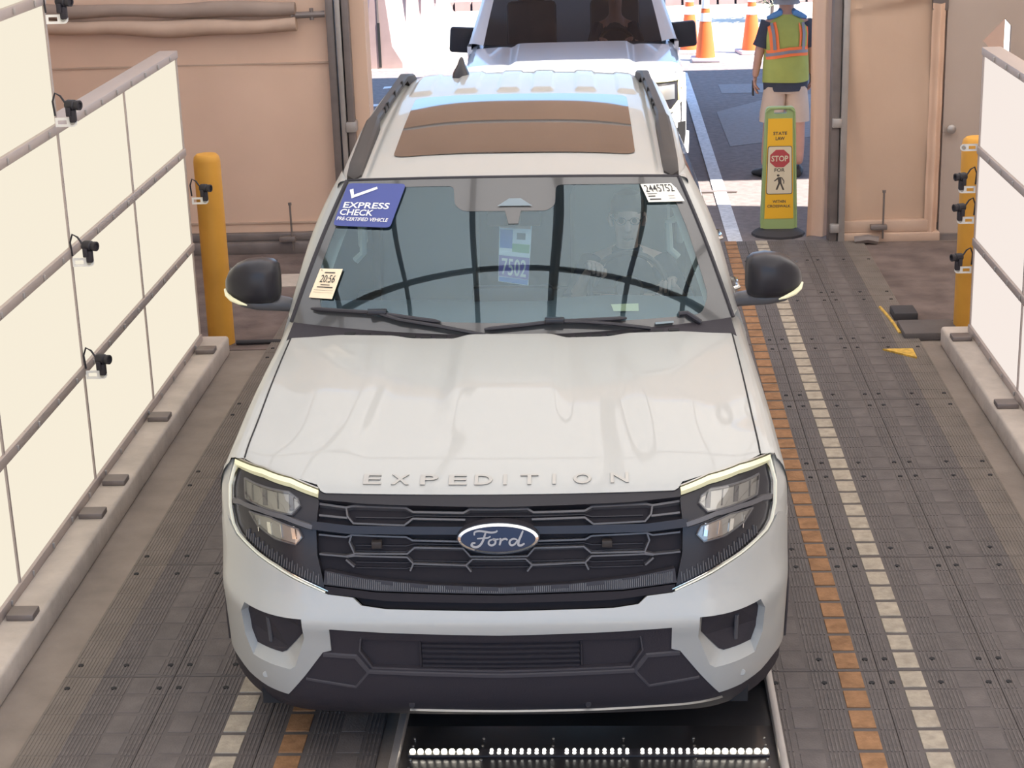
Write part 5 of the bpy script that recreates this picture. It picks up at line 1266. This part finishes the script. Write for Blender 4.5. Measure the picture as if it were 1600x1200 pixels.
for sg in (1, -1):
    def tf(u, v):
        a = [(.90, .0), (.945, -.012), (.98, -.05), (.998, -.11), (1.0, -.2)]; k = u * 4; i = min(int(k), 3); t = k - i; x = lerp(a[i][0], a[i + 1][0], t); dz = lerp(a[i][1], a[i + 1][1], t)
        y0 = TF(x, 1.10)[1] - .0; y = lerp(y0, 1.6, v); return (sg * x, y, thood(1, max(0, min(1, v * 1.15)))[2] + dz)
    mb = MB(); mb.grid(tf, 12, 16); mb.build('fender', 'truck_white', tk_, sharp=60)
    def ar(cy): return [(cy + .45 * math.cos(a), .42 + .45 * math.sin(a)) for a in [PI - i * PI / 14 for i in range(15)]]
    sp = [(.17, 1.0), (.17, .45), (.50, .45)] + ar(1.0)[0:] + [(1.5, .40), (3.9, .40)] + ar(4.4) + [(5.6, .5), (5.75, 1.25), (1.5, 1.22), (1.5, 1.02)]
    mb = MB(); panel(mb, sp, lambda a, b: (sg * 1.0, a, b), [], .12, .04, 0, sg); mb.build('body_side', 'truck_white', tk_, sharp=30)
    for cy in (1.0, 4.4):
        T = Matrix.Translation((sg * .86, cy, .41)) @ Matrix.Rotation(sg * PI / 2, 4, 'Y')
        mb = MB(); mb.lathe([(.25, -.12), (.38, -.13), (.41, -.09), (.41, .09), (.38, .13), (.25, .12), (.25, -.12)], 32, T); w = mb.build('tyre', 'tyre', tk_)
        mb = MB(); mb.lathe([(0, .06), (.22, .05), (.255, .11), (.255, -.1)], 24, T); mb.build('rim', 'rim', w)
    mb = MB()
    mb.grid(lambda u, v: tws(.5 + sg * .5, v).lerp(V((sg * lerp(.985, .80, v), 1.50 + .62 * v + .02, lerp(1.24, 1.80, v))), u) + V((sg * .012 * math.sin(u * PI), -.015 * math.sin(u * PI), .012 * math.sin(u * PI))), 6, 12); mb.build('windshield_pillar', 'truck_white', tk_)
    mb = MB(); mb.grid(lambda u, v: (sg * lerp(.985, .80, v), lerp(1.54 + .6 * v, 3.75, u), lerp(1.23, 1.80, v)), 10, 6); mb.build('side_windows', 'side_glass', tk_)
    m = bpy.data.objects.new('door_mirror', None); C.objects.link(m); m.parent = tk_
    mb = MB(); mb.box(sg * 1.05, 1.74, 1.255, .26, .10, .24, Matrix.Rotation(sg * -.08, 3, 'Y'), .028); mb.build('mirror_cap', 'black_satin', m)
    mb = MB(); mb.tube([(sg * .90, 1.72, 1.10), (sg * .95, 1.73, 1.13), (sg * 1.0, 1.74, 1.18)], [.05, .045, .04], 8); mb.build('mirror_arm', 'black_satin', m)
mb = MB(); mb.grid(lambda u, v: ((2 * u - 1) * lerp(.72, .80, min(1, v * 4)), lerp(2.0 + .1 * (2 * u - 1) ** 2, 3.8, v), 1.80 + .07 * math.sin(min(1, v * 2.2) * PI / 2) - .04 * abs(2 * u - 1) ** 3), 20, 16); mb.build('roof', 'truck_white', tk_)
MB().b2(-.98, .98, 3.78, 3.84, .6, 1.80, .02).build('cab_back', 'truck_white', tk_)
MB().b2(-.95, .95, 3.86, 5.7, .70, .78).build('bed_floor', 'truck_white', tk_, smooth=False); MB().b2(-.95, .95, 5.66, 5.74, .6, 1.25, .02).build('tailgate', 'truck_white', tk_)
MB().b2(-.90, .90, .35, 1.7, .40, 1.0).build('engine_bay', 'dark_void', tk_, smooth=False)
MB().b2(-.93, .93, 1.5, 3.78, .5, .58).build('cabin_floor', 'truck_in', tk_, smooth=False)
mb = MB(); mb.grid(lambda u, v: (lerp(-.85, .85, u), lerp(1.30 + .14 * (2 * u - 1) ** 2, 1.9, v), 1.20 - .02 * v), 8, 4); mb.grid(lambda u, v: (lerp(-.85, .85, u), 1.9, lerp(1.18, .6, v)), 4, 4); mb.build('dashboard', 'truck_in', tk_)
for x in (-.42, .42):
    mb = MB(); mb.box(x, 2.75, 1.15, .5, .14, .7, Matrix.Rotation(-.25, 3, 'X'), .05); mb.box(x, 2.86, 1.56, .28, .1, .18, None, .04); mb.build('seat', 'truck_in', tk_)
mb = MB(); mb.prism([(-.60, 1.42), (-.34, 1.42), (-.30, 1.56), (-.52, 1.56)], lambda p, d: (p[0], p[1], 1.202 - d), .002); o = mb.build('paper_sheet', 'tag_white', None, smooth=False); o.location = tk_.location; o.rotation_euler = tk_.rotation_euler; tag(o, 'white paper sheet lying on the dashboard of the pickup truck', 'paper')
td = thing('person', 'person in dark clothes and cap sitting at the wheel of the white pickup truck', 'person'); td.location = tk_.location; td.rotation_euler = tk_.rotation_euler
X1 = .42
nodes = [((X1, 2.50, .92), .15, .11), ((X1, 2.55, 1.10), .16, .11), ((X1, 2.54, 1.26), .13, .09), ((X1, 2.50, 1.35), .055), ((X1, 2.46, 1.45), .066, .075), ((X1, 2.46, 1.54), .080, .09), ((X1, 2.47, 1.61), .06, .07),
         ((X1 - .19, 2.50, 1.24), .058), ((X1 - .24, 2.28, 1.08), .045), ((X1 - .14, 2.06, 1.17), .03), ((X1 + .19, 2.50, 1.24), .058), ((X1 + .24, 2.28, 1.08), .045), ((X1 + .14, 2.06, 1.17), .03), ((X1 - .12, 2.2, .95), .07), ((X1 + .12, 2.2, .95), .07)]
hx = MB(); hand_mesh(hx, (X1 - .14, 2.06, 1.17), (.2, -.9, .3), (-.9, 0, .3), (0, .4, .9), .7); hand_mesh(hx, (X1 + .14, 2.06, 1.17), (-.2, -.9, .3), (.9, 0, .3), (0, .4, .9), .7); hx.ell_loft([((X1, 2.37, 1.485), .015, .015), ((X1, 2.355, 1.505), .015, .015), ((X1, 2.375, 1.545), .01, .01)], 8)
skin_mesh('body', nodes, [(0, 1), (1, 2), (2, 3), (3, 4), (4, 5), (5, 6), (2, 7), (7, 8), (8, 9), (2, 10), (10, 11), (11, 12), (0, 13), (0, 14)], 'skin', td, 2, hx)
mb = MB(); mb.ell_loft([((X1, 2.52, .85), .2, .15), ((X1, 2.55, 1.1), .205, .145), ((X1, 2.54, 1.24), .19, .12), ((X1, 2.51, 1.33), .08, .07)], 20)
for sx in (-1, 1): mb.tube([(X1 + sx * .17, 2.5, 1.25), (X1 + sx * .22, 2.34, 1.13), (X1 + sx * .235, 2.27, 1.08)], [.07, .06, .058], 10)
mb.build('shirt', 'navy', td)
mb = MB(); mb.lathe([(.092, 1.575), (.09, 1.60), (.07, 1.645), (0, 1.665)], 18, Matrix.Translation((X1, 2.475, 0))); mb.ell_loft([((X1, 2.40, 1.582), .07, .07), ((X1, 2.40, 1.59), .068, .068)], 14); mb.build('cap', 'hair', td)
mb = MB(); T = Matrix.Translation((X1, 2.02, 1.12)) @ Matrix.Rotation(1.05, 4, 'X'); mb.lathe([(.18 + .015 * math.cos(a), .015 * math.sin(a)) for a in [2 * PI * k / 8 for k in range(9)]], 28, T); mb.build('steering_wheel', 'black_satin', tk_)

# ================================================================== pedestrian sign on its rubber base
sg_ = thing('crosswalk_sign', 'upright lime and yellow STATE LAW STOP FOR pedestrian sign on a black rubber base', 'sign', (1.455, 14.30, 0), -.02)
sg_.scale = (1, 1, 1.07)
def rr(x0, x1, z0, z1, r): return rounded([(x0, z0), (x1, z0), (x1, z1), (x0, z1)], r, 6)
TW = lambda z: lerp(.150, .118, (z - .06) / .93)   # half width tapers upward
def SP(p, d=0): z = p[1]; return V((p[0] * TW(z) / .15, -.03 - d, z))
mb = MB(); outl = rounded([(-.15, .06), (.15, .06), (.15, .985), (-.15, .985)], .05, 8); grip = rounded([(-.065, .935), (.065, .935), (.065, .965), (-.065, .965)], .014, 4)
panel(mb, outl, lambda a, b: SP((a, b)), [grip], .05, .06, 0, 1); mb.build('panel', 'lime', sg_, sharp=40)
mb = MB(); mb.v = []; strip(mb, [(-.14, .07), (-.14, .95), (-.10, .978), (.10, .978), (.14, .95), (.14, .07)], lambda a, b: SP((a, b)), .016, .012, 0); mb.build('rim', 'lime', sg_)
def sheet(nm, pl, mat, d, par=sg_):
    mb = MB(); mb.prism(pl, lambda p, k: SP(p, d - k), .0012); return mb.build(nm, mat, par, smooth=False)
ys = sheet('yellow_sheet', [(-.118, .14), (.118, .14), (.118, .90), (-.118, .90)], 'sign_yellow', .003)
sheet('panel_border', rr(-.112, .112, .328, .694, .02), 'sign_ink', .0045, ys); sheet('cream_panel', rr(-.106, .106, .333, .689, .016), 'sign_cream', .006, ys)
oc = [(.088 * math.cos(PI / 8 + k * PI / 4) / .924, .60 + .066 * math.sin(PI / 8 + k * PI / 4) / .924) for k in range(8)]; sheet('stop_octagon', oc, 'sign_red', .0075, ys)
def sgtext(s, x0, x1, z0, z1, d, **k):
    vs_, fs = text_tris(s, align='LEFT', **k); a = min(p[0] for p in vs_); b = max(p[0] for p in vs_); h0 = min(p[1] for p in vs_); h1 = max(p[1] for p in vs_); mb = MB()
    mb.v = [tuple(SP((lerp(x0, x1, (p[0] - a) / (b - a)), lerp(z0, z1, (p[1] - h0) / (h1 - h0))), d)) for p in vs_]
    for f in fs: mb.face(f)
    return mb
for args, mat in ((('STATE', -.066, .066, .776, .802, .0045), 'sign_ink'), (('LAW', -.042, .044, .738, .764, .0045), 'sign_ink'), (('FOR', -.046, .046, .500, .527, .0075), 'sign_ink'), (('STOP', -.076, .076, .578, .622, .009), 'sign_cream'), (('WITHIN', -.056, .056, .262, .284, .0045), 'sign_ink'), (('CROSSWALK', -.098, .096, .226, .248, .0045), 'sign_ink')):
    sgtext(*args, bold=.022).build('sign_lettering', mat, ys, smooth=False)
mb = MB(); pd = lambda pl: mb.prism(pl, lambda p, k: SP((p[0] * 1.25 - .002, p[1]), .0078 - k), .0012)
pd([(.010 * math.cos(a) - .008, .472 + .0085 * math.sin(a)) for a in [2 * PI * k / 12 for k in range(12)]])
for pl in ([(-.012, .458), (.012, .460), (.016, .412), (-.006, .410)], [(-.006, .416), (.006, .412), (-.012, .362), (-.024, .364)], [(.004, .414), (.016, .414), (.036, .362), (.024, .360)], [(-.010, .458), (-.006, .446), (-.032, .426), (-.036, .432)], [(.010, .460), (.020, .456), (.036, .430), (.030, .426)], [(.030, .432), (.036, .430), (.034, .408), (.028, .408)]): pd(pl)
mb.build('pedestrian_icon', 'sign_ink', ys, smooth=False)
mb = MB(); mb.ell_loft([((0, .02, 0), .215, .19), ((0, .02, .025), .215, .19), ((0, .02, .045), .18, .15), ((0, .02, .06), .15, .07)], 12); mb.build('rubber_foot', 'rubber_base', sg_, sharp=30)

# ================================================================== cones, barriers, plants outside
def cone_thing():
    t = thing('traffic_cone', '', 'cone')
    mb = MB(); prof = lambda z: lerp(.135, .028, (z - .05) / .88)
    mb.lathe([(prof(.05), .05), (prof(.93), .93), (.015, .935), (0, .935)], 24); mb.build('cone_body', 'cone', t)
    for a, b in ((.53, .64), (.70, .84)): mb = MB(); mb.lathe([(prof(a) + .004, a), (prof(b) + .004, b)], 24); bo = mb.build('white_band', 'cone_white', t); bo['label'] = 'white band'
    mb = MB(); mb.b2(-.19, .19, -.19, .19, 0, .05, .015); mb.build('base', 'cone_base', t); return t
c0 = cone_thing()
for i, (x, y, l) in enumerate(((1.47, 24.42, 'nearest orange traffic cone with white bands right of the pickup truck'), (1.30, 25.25, 'orange traffic cone standing just behind the nearest cone'), (2.14, 25.05, 'orange traffic cone standing apart, left of the vest wearer'))):
    o = c0 if i == 0 else dup(c0); o.location = (x, y, 0); o['label'] = l; o['group'] = 'traffic cones'; o.rotation_euler = (0, 0, .1 * i)
def jersey(L, dark=True):
    mb = MB(); pr_ = [(-.30, 0), (-.30, .08), (-.17, .30), (-.095, 1.02), (.095, 1.02), (.17, .30), (.30, .08), (.30, 0)]
    mb.prism(pr_, lambda p, d: (p[0], d, p[1]), L); return mb
b1 = thing('road_barrier', 'flared concrete road barrier, end on, just outside the left door post', 'barrier', (-2.93, 24.4, 0), .0)
jersey(2.0).build('barrier_block', 'barrier', b1, sharp=20); mb = MB(); mb.b2(-.018, .018, -.012, .004, .02, .62); mb.build('joint_slot', 'dark_void', b1, smooth=False); MB().b2(-.012, .012, -.010, .004, .62, .98).build('joint_pin', 'dark_steel', b1, smooth=False)
for i, (x, y, l) in enumerate(((-2.72, 27.0, 'second'), (-2.62, 28.4, 'third'), (-2.5, 29.8, 'farthest'))):
    t = thing('road_barrier', l + ' pale concrete barrier in the slanting row behind the end-on barrier', 'barrier', (x, y, 0), .95, 'slanting row of barriers'); jersey(1.1).build('barrier_block', 'barrier', t, sharp=20)
# shrub behind the worker and a parked blue scooter-like blur is left as foliage only
rs = random.Random(3); mb = MB()
for i in range(260):
    a = rs.uniform(0, 6.28); r = rs.uniform(0, .55); z = rs.uniform(.25, 1.25); p = V((r * math.cos(a), r * math.sin(a) * .6, z)); d = V((rs.uniform(-1, 1), rs.uniform(-1, 1), rs.uniform(-.2, 1))).normalized() * .14; s_ = d.cross(V((0, 0, 1))).normalized() * .03
    o = len(mb.v); mb.v += [tuple(p - d), tuple(p + s_), tuple(p + d), tuple(p - s_)]; mb.face((o, o + 1, o + 2, o + 3))
t = thing('shrub', 'grey green shrub at the far side of the yard behind the vest wearer', 'shrub', (2.75, 28.6, 0)); mb.build('foliage', 'lime_leaf', t, smooth=False); m2 = MB(); m2.tube([(0, 0, 0), (.02, 0, .4), (0, .02, .8)], [.03, .025, .015], 8); m2.build('stem', 'dark_steel', t)
